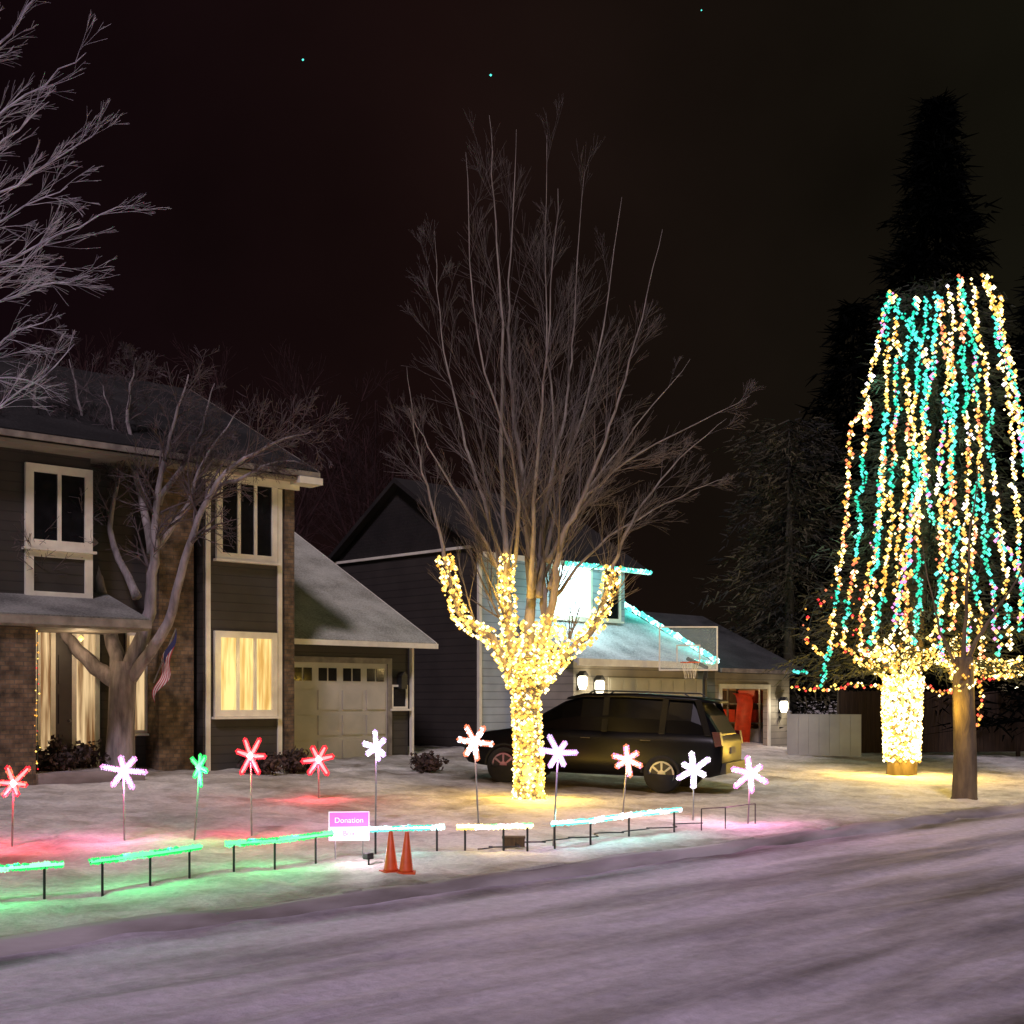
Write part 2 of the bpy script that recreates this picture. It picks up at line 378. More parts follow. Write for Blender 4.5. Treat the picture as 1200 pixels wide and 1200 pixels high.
def warmwin(name,s=1.6,c1=(1,.72,.28),c2=(.5,.2,.04),sc=(5,5,1.6)):
    m,nt,b=newmat(name); L=nt.links
    tc=N(nt,'ShaderNodeTexCoord'); mp=N(nt,'ShaderNodeMapping'); mp.inputs['Scale'].default_value=sc; L.new(tc.outputs['Object'],mp.inputs[0])
    no=N(nt,'ShaderNodeTexNoise'); no.inputs['Scale'].default_value=1.3; no.inputs['Detail'].default_value=3; L.new(mp.outputs[0],no.inputs['Vector'])
    r=N(nt,'ShaderNodeValToRGB'); e=r.color_ramp.elements; e[0].position=.35; e[0].color=(*c2,1); e[1].position=.6; e[1].color=(*c1,1)
    L.new(no.outputs['Fac'],r.inputs[0]); L.new(r.outputs[0],b.inputs['Emission Color']); b.inputs['Emission Strength'].default_value=s
    b.inputs['Base Color'].default_value=(.1,.08,.05,1); m.cycles.emission_sampling='NONE'; return m
WW=warmwin('warm_lit_window',1.2,(1,.76,.28),(.6,.32,.07),(9,9,.7)); WD=warmwin('dim_lit_window',.85,(1,.7,.36),(.2,.09,.03),(7,7,.5))
WC=emit('floodlight_glare_window',(.72,1,1),4)  # emission paints a floodlight's reflection onto the pane

# ------------------------------------------------------------ house 1
A1=math.radians(42); f1=Fr((-2.48,30.5),A1); gz=.55
h1=thing('house','two-storey dark-sided house with attached garage, snow-dusted roof and one warm window','house',(f1.O[0],f1.O[1],0),A1)
eg=f1.z(748,0,0)
uT=f1.u(345,-1.3)
mb=MB().mat(M['siding_dark']); mb.box(uT-1.0,0,0,11.5,0,eg)
rp=math.tan(math.radians(27.5)); RV=6.0
mb.prism([(0,eg),(RV,eg+rp*RV-.05),(11.5,eg)],-.002,-.3,'x')
mb.obj('wall',h1)
r=MB().mat(M['roof'])
eo=.45
r.slab((uT-1.2,-eo,eg-rp*eo+.12),(.5,-eo,eg-rp*eo+.12),(.5,RV,eg+rp*RV+.12),(uT-1.2,RV,eg+rp*RV+.12),.14)
r.slab((uT-1.2,RV+.001,eg+rp*RV+.12),(.5,RV+.001,eg+rp*RV+.12),(.5,12,eg+.0),(uT-1.2,12,eg+.0),.14)
ro=r.obj('roof',h1)
t=MB().mat(M['trim'])
t.box(uT-1.0,.52,-eo-.06,-eo-.003,eg-rp*eo-.02,eg-rp*eo+.10)
t.box(.03,.09,-.12,-.02,0.4,eg-.15)
t.slab((.504,-eo,eg-rp*eo+.125),(.53,-eo,eg-rp*eo+.125),(.53,RV,eg+rp*RV+.125),(.504,RV,eg+rp*RV+.125),.1)
t.obj('fascia',ro)
g0,g1=f1.u(338),f1.u(452); gt=f1.z(777,f1.u(400),0)
d=MB().mat(M['door']); d.box(g0,g1,-.05,-.01,gz-.1,gt)
rows=4; hh=(gt-gz)/rows; n=4; wd=(g1-g0)/n
for i in range(rows-1):
    for j in range(n):
        d.box(g0+j*wd+.07,g0+(j+1)*wd-.07,-.075,-.051,gz+i*hh+.08,gz+(i+1)*hh-.05)
do=d.obj('garage_door',h1)
for j in range(n):
    ww=MB().mat(M['glass'])
    for q in range(2):
        a=g0+j*wd+.07+q*(wd-.14)/2; ww.box(a+.02,a+(wd-.14)/2-.02,-.06,-.0505,gt-hh+.16,gt-.12)
    ww.obj('door_window',do)
tr=MB().mat(M['trim_dull']); tr.box(g0-.1,g1+.12,-.09,-.003,gt,gt+.13); tr.box(g1,g1+.12,-.09,-.003,gz-.1,gt-.002); tr.obj('door_frame',do)
ll=MB().mat(M['blackmetal']); lu=f1.u(468); lz=f1.z(800,lu,0); ll.box(lu-.08,lu+.08,-.2,-.003,lz-.15,lz+.15); ll.prism([(lu-.1,lz+.15),(lu+.1,lz+.15),(lu,lz+.26)],-.22,-.02); ll.obj('wall_lantern',h1)
sw=f1.u(466); 
window(h1,f1.u(459),f1.u(474),0,f1.z(828,sw,0),f1.z(805,sw,0),1,M['glass'],.05)
MV=-.6; uL=f1.u(-90,MV); ez=f1.z(552,uT,-1.3)
mb=MB().mat(M['siding_dark']); mb.box(uL,uT,MV,10,0,ez)
b0,b1=f1.u(238,-1.3),f1.u(333,-1.3)
mb.box(b0,b1,-1.3,MV-.002,0,ez-.02)
MR=3.9; mp_=math.tan(math.radians(26))
mb.prism([(MV,ez),(MR,ez+mp_*(MR+1.3)-.1),(8.5,ez)],uT-.002,uT-.3,'x')
mb.obj('wall',h1)
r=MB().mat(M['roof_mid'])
ev=-1.7; ezz=ez-.02; ux=uT+.32
r.slab((uL-.5,ev,ezz),(ux,ev,ezz),(ux,MR,ezz+mp_*(MR-ev)),(uL-.5,MR,ezz+mp_*(MR-ev)),.13)
r.slab((uL-.5,MR+.001,ezz+mp_*(MR-ev)),(ux,MR+.001,ezz+mp_*(MR-ev)),(ux,10.4,ezz),(uL-.5,10.4,ezz),.13)
ro=r.obj('roof',h1)
t=MB().mat(M['trim_dull'])
t.box(uL-.5,ux+.02,ev-.06,ev-.003,ezz-.15,ezz-.04)
t.slab((ux+.004,ev,ezz+.0),(ux+.04,ev,ezz+.0),(ux+.04,MR,ezz+mp_*(MR-ev)),(ux+.004,MR,ezz+mp_*(MR-ev)),.12)
t.obj('cornice',ro)
t=MB().mat(M['trim']); t.box(ux-.5,ux+.06,ev-.1,ev+.35,ezz-.3,ezz-.16); t.box(b0-.1,uT+.05,-1.42,-1.365,ez-.42,ez-.25); t.obj('cornice_return',ro)
sf=MB().mat(M['siding_tan']); sf.box(uL-.4,uT+.25,ev+.02,MV,ezz-.24,ezz-.17); sf.obj('soffit',ro)
for (c0,c1,cv,c2) in ((186,227,-1.15,0),(334,345,-1.36,1)):
    c=MB().mat(M['brick']); c.box(f1.u(c0,cv),f1.u(c1,cv),cv,MV-.003-.001*c2,0,ez-.25); c.obj('stone_column',h1)
for px in (243,327):
    t=MB().mat(M['trim']); uu=f1.u(px,-1.3); t.box(uu-.05,uu+.05,-1.345,-1.303,gz,ez-.43); t.obj('corner_board',h1)
def zz(py,px,v): return f1.z(py,f1.u(px,v),v)
window(h1,f1.u(259,-1.3),f1.u(317,-1.3),-1.3,zz(650,288,-1.3),zz(568,288,-1.3),3,M['glass'],.13,lab='dark three-pane upstairs window with white frame')
window(h1,f1.u(257,-1.3),f1.u(317,-1.3),-1.3,zz(832,288,-1.3),zz(748,288,-1.3),3,WW,.13,rows=0,lab='warmly lit three-pane ground floor window')
v=-1.1
mb=MB().mat(M['siding_brown']); mb.box(f1.u(-40,v),f1.u(106,v),v,MV-.003,zz(702,60,v),ez-.03); mb.obj('bay',h1)
window(h1,f1.u(38,v),f1.u(98,v),v,zz(634,65,v),zz(556,65,v),2,M['glass'],.15)
window(h1,f1.u(38,v),f1.u(98,v),v,zz(694,65,v),zz(654,65,v),1,M['siding_brown'],.15,name='panel')
pu0,pu1=f1.u(-80,-2.4),f1.u(172,-2.4)
pz=zz(728,80,-2.4)
r=MB().mat(M['roof_porch']); r.slab((pu0,-2.5,pz+.1),(pu1,-2.5,pz+.1),(pu1,MV-.01,pz+.7),(pu0,MV-.01,pz+.7),.1); po=r.obj('porch_roof',h1)
t=MB().mat(M['trim_dull']); t.box(pu0,pu1+.02,-2.56,-2.503,pz-.08,pz+.07); t.box(pu0,pu1,-2.5,MV-.02,pz-.12,pz-.06)
t.obj('porch_fascia',po)
c=MB().mat(M['brick']); c.box(f1.u(-60,-2.4),f1.u(42,-2.4),-2.4,-1.5,0,pz-.13); c.obj('porch_pillar',h1)
v=MV
du0,du1=f1.u(62,v),f1.u(84,v); dz=zz(742,70,v)
dd=MB().mat(M['door_dark']); dd.box(du0,du1,v-.06,v-.004,.6,dz); 
for q in range(3):
    zc=.8+q*.75; dd.box(du0+.08,du1-.08,v-.08,v-.061,zc,zc+.55)
do=dd.obj('door',h1); hb=MB().mat(M['metal']); hb.octa((du1-.08,v-.11,1.6),.035); hb.tube([(du1-.08,v-.12,1.6),(du1-.08,v-.06,1.6)],.012,5); hb.obj('handle',do)
for a,b in ((46,58),(88,110)):
    window(h1,f1.u(a,v),f1.u(b,v),v,.75,dz,1,WD,.09,rows=0,name='sidelight')
window(h1,f1.u(150,v),f1.u(168,v),v,1.4,dz,1,WD,.06)
st=MB().mat(M['conc']); st.box(f1.u(30,-2),f1.u(160,-2),-2.35,MV-.01,0,.72); st.obj('porch_step',h1)
light('porch_light',f1.w(f1.u(95,-1.5),-1.5,pz-.4),16,(1,.72,.42),.05,h1)
lg=MB().mat(E['warm']); c_=f1.u(95,-1.5); lg.octa((c_,-1.5,pz-.25),.06); lg.obj('porch_lamp',h1)
light('window_glow',f1.w(f1.u(290,-1.9),-1.9,zz(780,290,-1.3)),9,(1,.75,.35),.05,h1)

# ------------------------------------------------------------ house 2
A2=math.radians(45); f2=Fr((-.88,32.9),A2)
h2=thing('house','pale-sided two-storey house outlined with teal string lights','house',(f2.O[0],f2.O[1],0),A2)
e2=f2.z(640,0,0); u2=f2.u(732); 
vback=6.0
mb=MB().mat(M['siding_light']); mb.box(0,u2,0,vback,0,e2)
p2=math.tan(math.radians(33))
mb.obj('wall',h2)
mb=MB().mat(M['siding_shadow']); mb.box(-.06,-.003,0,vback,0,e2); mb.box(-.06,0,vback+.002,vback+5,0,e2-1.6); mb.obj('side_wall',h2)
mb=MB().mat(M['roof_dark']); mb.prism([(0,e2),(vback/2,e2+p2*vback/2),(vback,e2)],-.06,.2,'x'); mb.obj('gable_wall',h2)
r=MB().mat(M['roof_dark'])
R_=vback/2
r.slab((-.3,-.5,e2-p2*.5+.15),(u2+.4,-.5,e2-p2*.5+.15),(u2+.4,R_,e2+p2*R_+.15),(-.3,R_,e2+p2*R_+.15),.14)
r.slab((-.3,R_+.001,e2+p2*R_+.15),(u2+.4,R_+.001,e2+p2*R_+.15),(u2+.4,vback+.5,e2-p2*.5+.15),(-.3,vback+.5,e2-p2*.5+.15),.14)
ro=r.obj('roof',h2)
t=MB().mat(M['trim']); t.box(-.3,u2+.4,-.56,-.503,e2-p2*.5-.02,e2-p2*.5+.12); t.box(-.03,.07,-.09,-.003,.5,e2-.12)
t.box(-.13,-.062,-.0,vback,e2-.04,e2+.03)
t.obj('fascia',ro)
wz0,wz1=f2.z(722,f2.u(668),0),f2.z(662,f2.u(668),0)
window(h2,f2.u(647),f2.u(690),0,wz0,wz1,1,WC,.09,lab='upstairs window glaring white')
window(h2,f2.u(706),f2.u(724),0,wz0,wz1,1,M['glass'],.07)
gc=P(838,776,36.5); 
wv=(-(gc.x-f2.O[0])*f2.s+(gc.y-f2.O[1])*f2.c)+.4
wu=((gc.x-f2.O[0])*f2.c+(gc.y-f2.O[1])*f2.s)-.3
eg2=gc.z
wl0=f2.u(672,wv)
mb=MB().mat(M['siding_tan']); mb.box(wl0,wu,wv,wv+7,0,eg2); mb.obj('wing_wall',h2)
pw=math.tan(math.radians(27)); RR=4.2
r=MB().mat(M['roof_snow']); 
r.slab((wl0-.3,wv-.4,eg2-.02),(wu+.3,wv-.4,eg2-.02),(wu+.3,wv-.4+RR,eg2+pw*RR),(wl0-.3,wv-.4+RR,eg2+pw*RR),.12)
r.slab((wl0-.3,wv-.399+RR,eg2+pw*RR),(wu+.3,wv-.399+RR,eg2+pw*RR),(wu+.3,wv+7.2,eg2),(wl0-.3,wv+7.2,eg2),.12)
ro2=r.obj('wing_roof',h2)
t=MB().mat(M['trim']); t.box(wl0-.3,wu+.32,wv-.46,wv-.403,eg2-.2,eg2-.02); t.obj('fascia',ro2)
ga,gb=f2.u(712,wv),f2.u(826,wv); gtz=f2.z(795,f2.u(770,wv),wv)
d=MB().mat(M['door']); d.box(ga,gb,wv-.05,wv-.003,.4,gtz)
hh=(gtz-.6)/4; wd=(gb-ga)/8
for i in range(4):
    for j in range(8): d.box(ga+j*wd+.05,ga+(j+1)*wd-.05,wv-.07,wv-.051,.6+i*hh+.06,.6+(i+1)*hh-.05)
d.obj('garage_door',h2)
def lantern(par,fr,px,py,v,pw_=16):
    uu=fr.u(px,v); z=fr.z(py,uu,v)
    m=MB().mat(M['blackmetal']); m.box(uu-.05,uu+.05,v-.1,v-.003,z-.2,z+.22); m.prism([(uu-.12,z+.18),(uu+.12,z+.18),(uu,z+.3)],v-.28,v-.06)
    o=m.obj('wall_lantern',par); g=MB().mat(E['lamp']); g.tube([(uu,v-.17,z-.18),(uu,v-.17,z-.05),(uu,v-.17,z+.12),(uu,v-.17,z+.17)],[.08,.13,.13,.09],10); g.obj('lamp_glass',o)
    light('lantern_light',fr.w(uu,v-.42,z),pw_,(1,.85,.6),.08,par)
lantern(h2,f2,697,805,wv); lantern(h2,f2,677,800,wv)
def bulbline(mb,pts,step,cols,r=.03,jit=.02,seg=None):
    pts=[Vector(p) for p in pts]; tot=[]; rem=0
    for a,b in zip(pts,pts[1:]):
        L=(b-a).length; x=rem
        while x<L: tot.append(a.lerp(b,x/L)); x+=step
        rem=x-L
    cur=random.choice(cols); k=0
    for q in tot:
        if seg is None: c=random.choice(cols)
        else:
            if k<=0: cur=random.choice(cols); k=random.randint(*seg)
            k-=1; c=cur[random.randrange(len(cur))] if isinstance(cur,(list,tuple)) else cur
        mb.mat(c); mb.octa((q.x+random.gauss(0,jit),q.y+random.gauss(0,jit),q.z+random.gauss(0,jit)),r*random.uniform(.6,1.3))
    return tot
def lightstring(label,pts,step,cols,r,jit,seg=None,group='string lights',name='string_light'):
    base=Vector(pts[0]); e=thing(name,label,'string lights',base,group=group)
    m=MB(); tot=bulbline(m,pts,step,cols,r,jit,seg); m.obj('bulbs',e,origin=base)
    w_=MB().mat(M['wire']); w_.tube([q for q in tot[::3]]+[tot[-1]],.008,4); w_.obj('wire',e,origin=base)
    return e
TC=[E['cyan'],E['teal'],E['cyan'],E['ice']]
ey=e2-p2*.5+.05
ea,eb=f2.u(660,-.5),u2+.42
lightstring('teal string lights along an upper house eave',[f2.w(ea,-.62,ey),f2.w(eb,-.62,ey)],.03,TC,.055,.015,group='house eave lights')
lightstring('bright teal string lights down the garage roof edge',[f2.w(wu+.36,wv-.4+RR,eg2+pw*RR+.1),f2.w(wu+.36,wv-.42,eg2+.06)],.022,[E['cyan'],E['ice'],E['ice'],E['cyan']],.075,.015,group='house eave lights')
lightstring('teal string lights along a garage eave',[f2.w(wu-.9,wv-.5,eg2),f2.w(wu+.3,wv-.5,eg2)],.05,TC,.04,.02,group='house eave lights')
TL=(.1,1,.82)
for i in range(4):
    q=f2.w(ea+(eb-ea)*(i+.5)/4,-.85,ey-.1); light('eave_glow',q,16,(.35,1,.95),.05,h2)
for i in range(4):
    q=f2.w(wu+.1,wv-.4+RR*(.12+.25*i),eg2+pw*RR*(.12+.25*i)+.45); light('roof_glow',q,13,TL,.05,h2)
light('roof_glow',f2.w(f2.u(712,wv),wv+1.6,eg2+pw*1.9+.9),24,TL,.05,h2)
light('wall_glow',f2.w(f2.u(655),-.9,wz0+.2),45,(.75,1,1),.05,h2)

# ------------------------------------------------------------ house 3 with open garage
a0=P(925,784,40.0)
f3=Fr((a0.x,a0.y),A2); h3=thing('house','low garage house with its door open and light on inside','house',(a0.x,a0.y,0),A2)
e3=a0.z; L3=f3.u(838,0); dg0,dg1=f3.u(845),f3.u(899); dt=f3.z(807,dg0,0)
mb=MB().mat(M['siding_tan'])
mb.box(L3,dg0,0,.15,0,e3); mb.box(dg1,0,0,.15,0,e3); mb.box(dg0,dg1,0,.15,dt,e3)
mb.box(-.15,-.001,.151,7,0,e3); mb.box(L3,-.16,7,7.15,0,e3); mb.box(L3,L3+.15,.151,6.99,0,e3); mb.obj('wall',h3)
it=MB().mat(M['interior']); it.box(L3+.16,-.16,5.0,5.1,0,e3-.13); it.box(-.22,-.16,.16,4.99,0,e3-.13); it.box(L3+.16,-.16,.16,5.2,e3-.12,e3-.06); it.obj('interior_wall',h3)
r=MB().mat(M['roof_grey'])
r.slab((L3-.3,-.4,e3-.05),(.35,-.4,e3-.05),(.35,3.6,e3+pw*3.6),(L3-.3,3.6,e3+pw*3.6),.14)
r.slab((L3-.3,3.601,e3+pw*3.6),(.35,3.601,e3+pw*3.6),(.35,7.6,e3-.05),(L3-.3,7.6,e3-.05),.14)
r3=r.obj('roof',h3)
mb=MB().mat(M['siding_tan']); mb.prism([(0,e3),(3.6,e3+pw*3.6-.2),(7.15,e3)],-.15,-.002,'x'); mb.obj('gable_wall',h3)
t=MB().mat(M['trim_dull']); t.box(L3-.3,.36,-.46,-.403,e3-.17,e3-.05); t.obj('fascia',r3)
t=MB().mat(M['trim']); t.box(dg0-.12,dg0,-.05,-.003,.4,dt); t.box(dg1,dg1+.12,-.05,-.003,.4,dt); t.box(dg0-.12,dg1+.12,-.05,-.003,dt+.001,dt+.14); t.obj('door_frame',h3)
lantern(h3,f3,913,828,0,26)
light('ceiling_lamp',f3.w((dg0+dg1)/2,1.6,e3-.5),42,(1,.62,.26),.12,h3)
sh=thing('storage_shelf','metal storage shelf with red and brown boxes inside a garage','shelf',f3.w(-.55,1.75,0.55),A2-math.pi/2)
m=MB().mat(M['metal'])
for xx in (-1.2,0,1.2):
    for yy in (-.25,.25): m.box(xx-.03,xx+.03,yy-.03,yy+.03,0,2)
for z_ in (.1,.7,1.3,1.9): m.box(-1.25,1.25,-.28,.28,z_,z_+.04)
m.obj('frame',sh)
for i,(z_,xx,mm) in enumerate(((.14,-.8,'bag'),(.14,.1,'fence_brown'),(.14,.85,'door'),(.74,-.75,'fence_brown'),(.74,-.05,'bag'),(.74,.75,'bag'),(1.34,-.8,'door'),(1.34,.0,'fence_brown'),(1.34,.7,'bag'))):
    b=MB().mat(M[mm]); b.box(xx-.3,xx+.3,-.24,.2,z_+.001,z_+.36); b.box(xx-.32,xx+.32,-.26,.22,z_+.361,z_+.4); b.obj('box',sh)
sd=thing('sled','curved red plastic sled leaning inside an open garage','sled',f3.w(-1.05,1.0,.6),A2-math.pi/2)
m=MB().mat(M['bag']); m.smooth=True
pr=[(0,.0),(.05,.4),(.12,.9),(.2,1.3),(.12,1.55),(-.05,1.6)]
for (yy,z_) in pr:
    for xx in (-.3,-.22,.22,.3): m.v.append((xx,yy-(.1 if abs(xx)>.25 else 0),z_))
for i in range(len(pr)-1):
    for j in range(3): a=i*4+j; m.face((a,a+1,a+5,a+4))
m.obj('shell',sd)

# ------------------------------------------------------------ trees
def rnd(): 
    return Vector((random.gauss(0,1),random.gauss(0,1),random.gauss(0,1))).normalized()
def catmull(pts,n=6):
    pts=[Vector(p) for p in pts]; out=[]
    for i in range(len(pts)-1):
        p0=pts[max(i-1,0)];p1=pts[i];p2=pts[i+1];p3=pts[min(i+2,len(pts)-1)]
        for k in range(n):
            t=k/n; out.append(.5*((2*p1)+(-p0+p2)*t+(2*p0-5*p1+4*p2-p3)*t*t+(-p0+3*p1-3*p2+p3)*t**3))
    out.append(pts[-1]); return out
def grow(mb,p,d,L,r,level,spec):
    n=5 if level<3 else 4
    pts=[p.copy()]; rr=[r]; d=d.normalized(); step=L/n; q=p.copy()
    for i in range(n):
        d=(d+rnd()*spec['wig']+Vector((0,0,spec['up'])) ).normalized()
        q=q+d*step; pts.append(q.copy()); rr.append(max(r*(1-.85*(i+1)/n),spec['rmin']))
    mb.tube(pts,rr,4 if level<2 else 3,cap=False)
    if level<spec['levels']:
        k=spec['kids'][level]
        for j in range(k):
            f=random.uniform(.1,.88); i=min(int(f*n),n-1); pp=pts[i].lerp(pts[i+1],f*n-i)
            dd=(pts[i+1]-pts[i]).normalized(); side=rnd(); side=(side-dd*side.dot(dd)).normalized()
            ang=random.uniform(*spec['ang']); nd=dd*math.cos(ang)+side*math.sin(ang)
            grow(mb,pp,nd,L*random.uniform(.45,.8)*(1.1-.7*f),rr[i]*.55,level+1,spec)
def baretree(name_label,trunk,prims,spec,bk,name='bare_tree',kidsper=14,twig=None,taper=.65):
    base=Vector(trunk[0][0]); e=thing(name,name_label,'tree',base)
    tm=MB().mat(bk); tm.smooth=True
    pts=catmull([q[0] for q in trunk],5); rs=[]
    for i in range(len(pts)):
        f=i/5; k=min(int(f),len(trunk)-2); rs.append(trunk[k][1]+(trunk[k+1][1]-trunk[k][1])*(f-k))
    rs[0]*=1.25
    tm.tube(pts,rs,12)
    cm=MB().mat(twig or bk); cm.smooth=True
    out=[]
    for pr,r0,r1 in prims:
        pp=catmull(pr,5); n=len(pp)
        pp=[q+rnd()*.025 for q in pp]
        rad=[r0+(r1-r0)*(i/(n-1))**taper for i in range(n)]
        tm.tube(pp,rad,8); out.append((pp,rad))
        L=sum((a-b).length for a,b in zip(pp,pp[1:]))
        for j in range(int(kidsper)):
            f=random.uniform(spec.get('f0',.22),.97)**spec.get('pf',1); i=min(int(f*(n-1)),n-2)
            dd=(pp[i+1]-pp[i]).normalized(); side=rnd(); side=(side-dd*side.dot(dd)).normalized()
            ang=random.uniform(*spec['ang']); nd=dd*math.cos(ang)+side*math.sin(ang)
            grow(cm,pp[i],nd,L*spec['l0']*random.uniform(.6,1.2)*(1.25-.75*f),max(rad[i]*.45,spec['rmin']*1.6),1,spec)
    tm.obj('trunk',e,origin=base); cm.obj('crown',e,origin=base)
    return e,out,pts,rs
cb=G(620,936); CY=cb.y
def C(px,py,dy=0): return P(px,py,CY+dy)
trunk=[(cb-Vector((0,0,.1)),.225),(C(619,880),.21),(C(617,830),.21),(C(616,795),.23),(C(618,768),.18)]
prims=[
 ([C(607,800),C(597,745,-.1),C(593,665,-.3),(C(590,600,-.4)),C(587,500,-.6),C(588,380,-.8),C(580,260,-.9),C(574,135,-1)],.13,.003),
 ([C(616,790),C(622,710,.2),C(619,640,.3),C(612,560,.4),C(600,460,.7),C(597,330,.8),C(606,150,1)],.15,.003),
 ([C(624,795),C(638,725,.1),C(634,640,.5),C(645,560,.7),C(664,470,1.2),C(672,380,1.3),C(684,200,1.5)],.12,.003),
 ([C(627,785),C(648,705,-.2),C(656,640,-.5),C(685,580,-.8),C(715,500,-1.2),C(745,400,-1.4),C(775,270,-1.5)],.11,.003),
 ([C(630,805),C(662,768,.1),C(700,732,.1),C(716,675,.1),C(738,615,0),C(785,550,.2),C(850,490,.3)],.12,.003),
 ([C(606,805),C(576,748),C(541,724),C(524,665),C(508,600,-.1),C(488,520,-.2),C(478,430,-.3)],.12,.003),
 ([C(597,720),C(574,610,.6),C(540,500,1.2),C(518,390,1.5),C(508,270,1.7)],.07,.003),
 ([C(645,690),C(672,600,.8),C(730,520,1.6),C(810,420,2.2)],.07,.003),
 ([C(640,660),C(690,580,-.3),C(770,520,-.8),C(880,465,-1)],.055,.003),
 ([C(620,700),C(628,560,-1),C(640,420,-1.6),C(655,220,-1.9)],.07,.003),
 ([C(596,700),C(560,620,-.6),C(510,540,-1),C(480,480,-1.2)],.055,.003),
 ([C(630,700),C(660,560,1),C(700,420,1.6),C(730,230,1.9)],.07,.003),
 ([C(650,700),C(700,640,.6),C(780,590,.9),C(850,560,1.2)],.05,.003),
 ([C(600,690),C(605,560,-1.2),C(560,400,-1.8),C(545,180,-2)],.06,.003),
 ([C(625,690),C(650,540,1.6),C(640,380,2.2),C(640,160,2.4)],.06,.003),
]
spec=dict(wig=.05,up=.03,rmin=.0021,levels=3,kids=[0,6,4,0],ang=(.2,.6),l0=.24,f0=.2,pf=1.15)
ctree,cout,ctp,ctr=baretree('tall leafless tree with trunk and lower limbs wrapped in warm lights',trunk,prims,spec,M['bark'],kidsper=14,twig=M['twig'],taper=.48)
def wrap(mb,pp,rad,density,cols,r=.024,off=.03,i0=0,i1=None):
    i1=i1 or len(pp)-1
    for i in range(i0,i1):
        a,b=pp[i],pp[i+1]; d=(b-a); L=d.length
        if L<1e-4: continue
        d.normalize(); u=d.orthogonal().normalized(); v=d.cross(u)
        n=int(L*density*max(rad[i],.08)*10)
        for _ in range(n):
            f=random.random(); an=random.uniform(0,6.283); R=rad[i]+off+random.uniform(-.01,.03)
            q=a.lerp(b,f)+(u*math.cos(an)+v*math.sin(an))*R
            mb.mat(random.choice(cols)); mb.octa(q,r*random.uniform(.5,1.35))
WC_=[E['warm'],E['warm'],E['warm_hot'],E['amber'],E['warm'],E['warm_hot'],E['amber']]
wr=thing('wrapped_lights','warm white string lights wrapped round a tree trunk and its limbs','string lights',cb)
m=MB(); wrap(m,ctp,ctr,230,WC_,.03)
for (pp,rad),lim in zip(cout[:6],(11,4,3,4,16,16)):
    wrap(m,pp,[max(q,.1) for q in rad],170,WC_,.031,i0=0,i1=lim)
q=catmull([C(630,800),C(648,765,-.1),C(652,735,-.2)],5); wrap(m,q,[.12]*len(q),170,WC_,.031)
m.obj('bulbs',wr,origin=cb)
wm=MB().mat(M['wire'])
hel=[]
for i in range(420):
    f=i/420*(len(ctp)-1); k=int(f); q=ctp[k].lerp(ctp[min(k+1,len(ctp)-1)],f-k); R=ctr[k]+.02; a=i*.45
    hel.append(q+Vector((math.cos(a)*R,math.sin(a)*R,0)))
wm.tube(hel,.006,4); wm.obj('wire',wr,origin=cb)
YL=(1,.6,.07)
for px,py,dy,pw_ in ((619,905,-.45,42),(619,850,-.5,28),(612,780,-.5,26),(545,715,-.35,11),(590,690,-.6,14),(650,745,-.5,16),(712,690,-.3,11),(598,912,.2,30),(642,912,-.1,30)):
    light('wrap_glow',C(px,py,dy),pw_*1.5,YL,.04,wr)
tb=G(140,905); TY=tb.y
D=lambda px,py,dy=0: P(px,py,TY+dy)
trunk=[(tb-Vector((0,0,.1)),.3),(D(142,850),.25),(D(144,800),.25),(D(145,775),.2)]
prims=[([D(140,800),D(105,775),D(72,735,-.2),D(52,680,-.3),D(42,600,-.5),D(22,535,-.7),D(-20,480,-.8)],.2,.014),
 ([D(142,790),D(125,720,.3),D(108,640,.4),D(97,560,.5),D(98,500,.6),D(80,420,.6)],.19,.01),
 ([D(148,790),D(172,730,-.1),D(180,660,-.2),D(184,590,-.3),D(200,510,-.5),D(220,440,-.5)],.2,.01),
 ([D(150,800),D(196,730,-.4),D(222,640,-.6),D(255,565,-.7),D(310,525,-.8),D(365,505,-.8)],.15,.008),
 ([D(180,650),D(160,560,.3),D(150,480,.4),D(160,420,.4)],.11,.008),
 ([D(55,700),D(20,640),D(-30,590)],.11,.01),([D(110,640),D(60,560),D(40,470),D(60,410)],.11,.008),
 ([D(182,640),D(215,600),D(240,540),D(280,480)],.09,.008),([D(130,740),D(85,700),D(70,620),D(20,560)],.1,.008),
 ([D(160,700),D(130,620,.2),D(140,540,.3),D(120,450,.3)],.1,.008),([D(250,570),D(285,560,-.2),D(325,540,-.3),D(365,545,-.4)],.06,.006),
 ([D(100,600),D(60,520,.3),D(10,460,.5)],.08,.006),([D(184,590),D(230,520,.2),D(250,450,.3)],.08,.006)]
spec=dict(wig=.24,up=.0,rmin=.004,levels=3,kids=[0,7,5,0],ang=(.4,1.0),l0=.27,f0=.35)
baretree('gnarled leafless ornamental tree in front of a dark house',trunk,prims,spec,M['bark_mauve'],kidsper=18,twig=M['twig_mauve'])
nb=Vector((-6.1,11.3,hgt(-6.1,11.3)))
NY=nb.y
Q=lambda px,py,dy=0: P(px,py,NY+dy)
trunk=[(nb-Vector((0,0,.1)),.26),(Q(-215,700),.22),(Q(-205,450),.2),(Q(-200,150),.14),(Q(-190,-200),.07)]
prims=[]
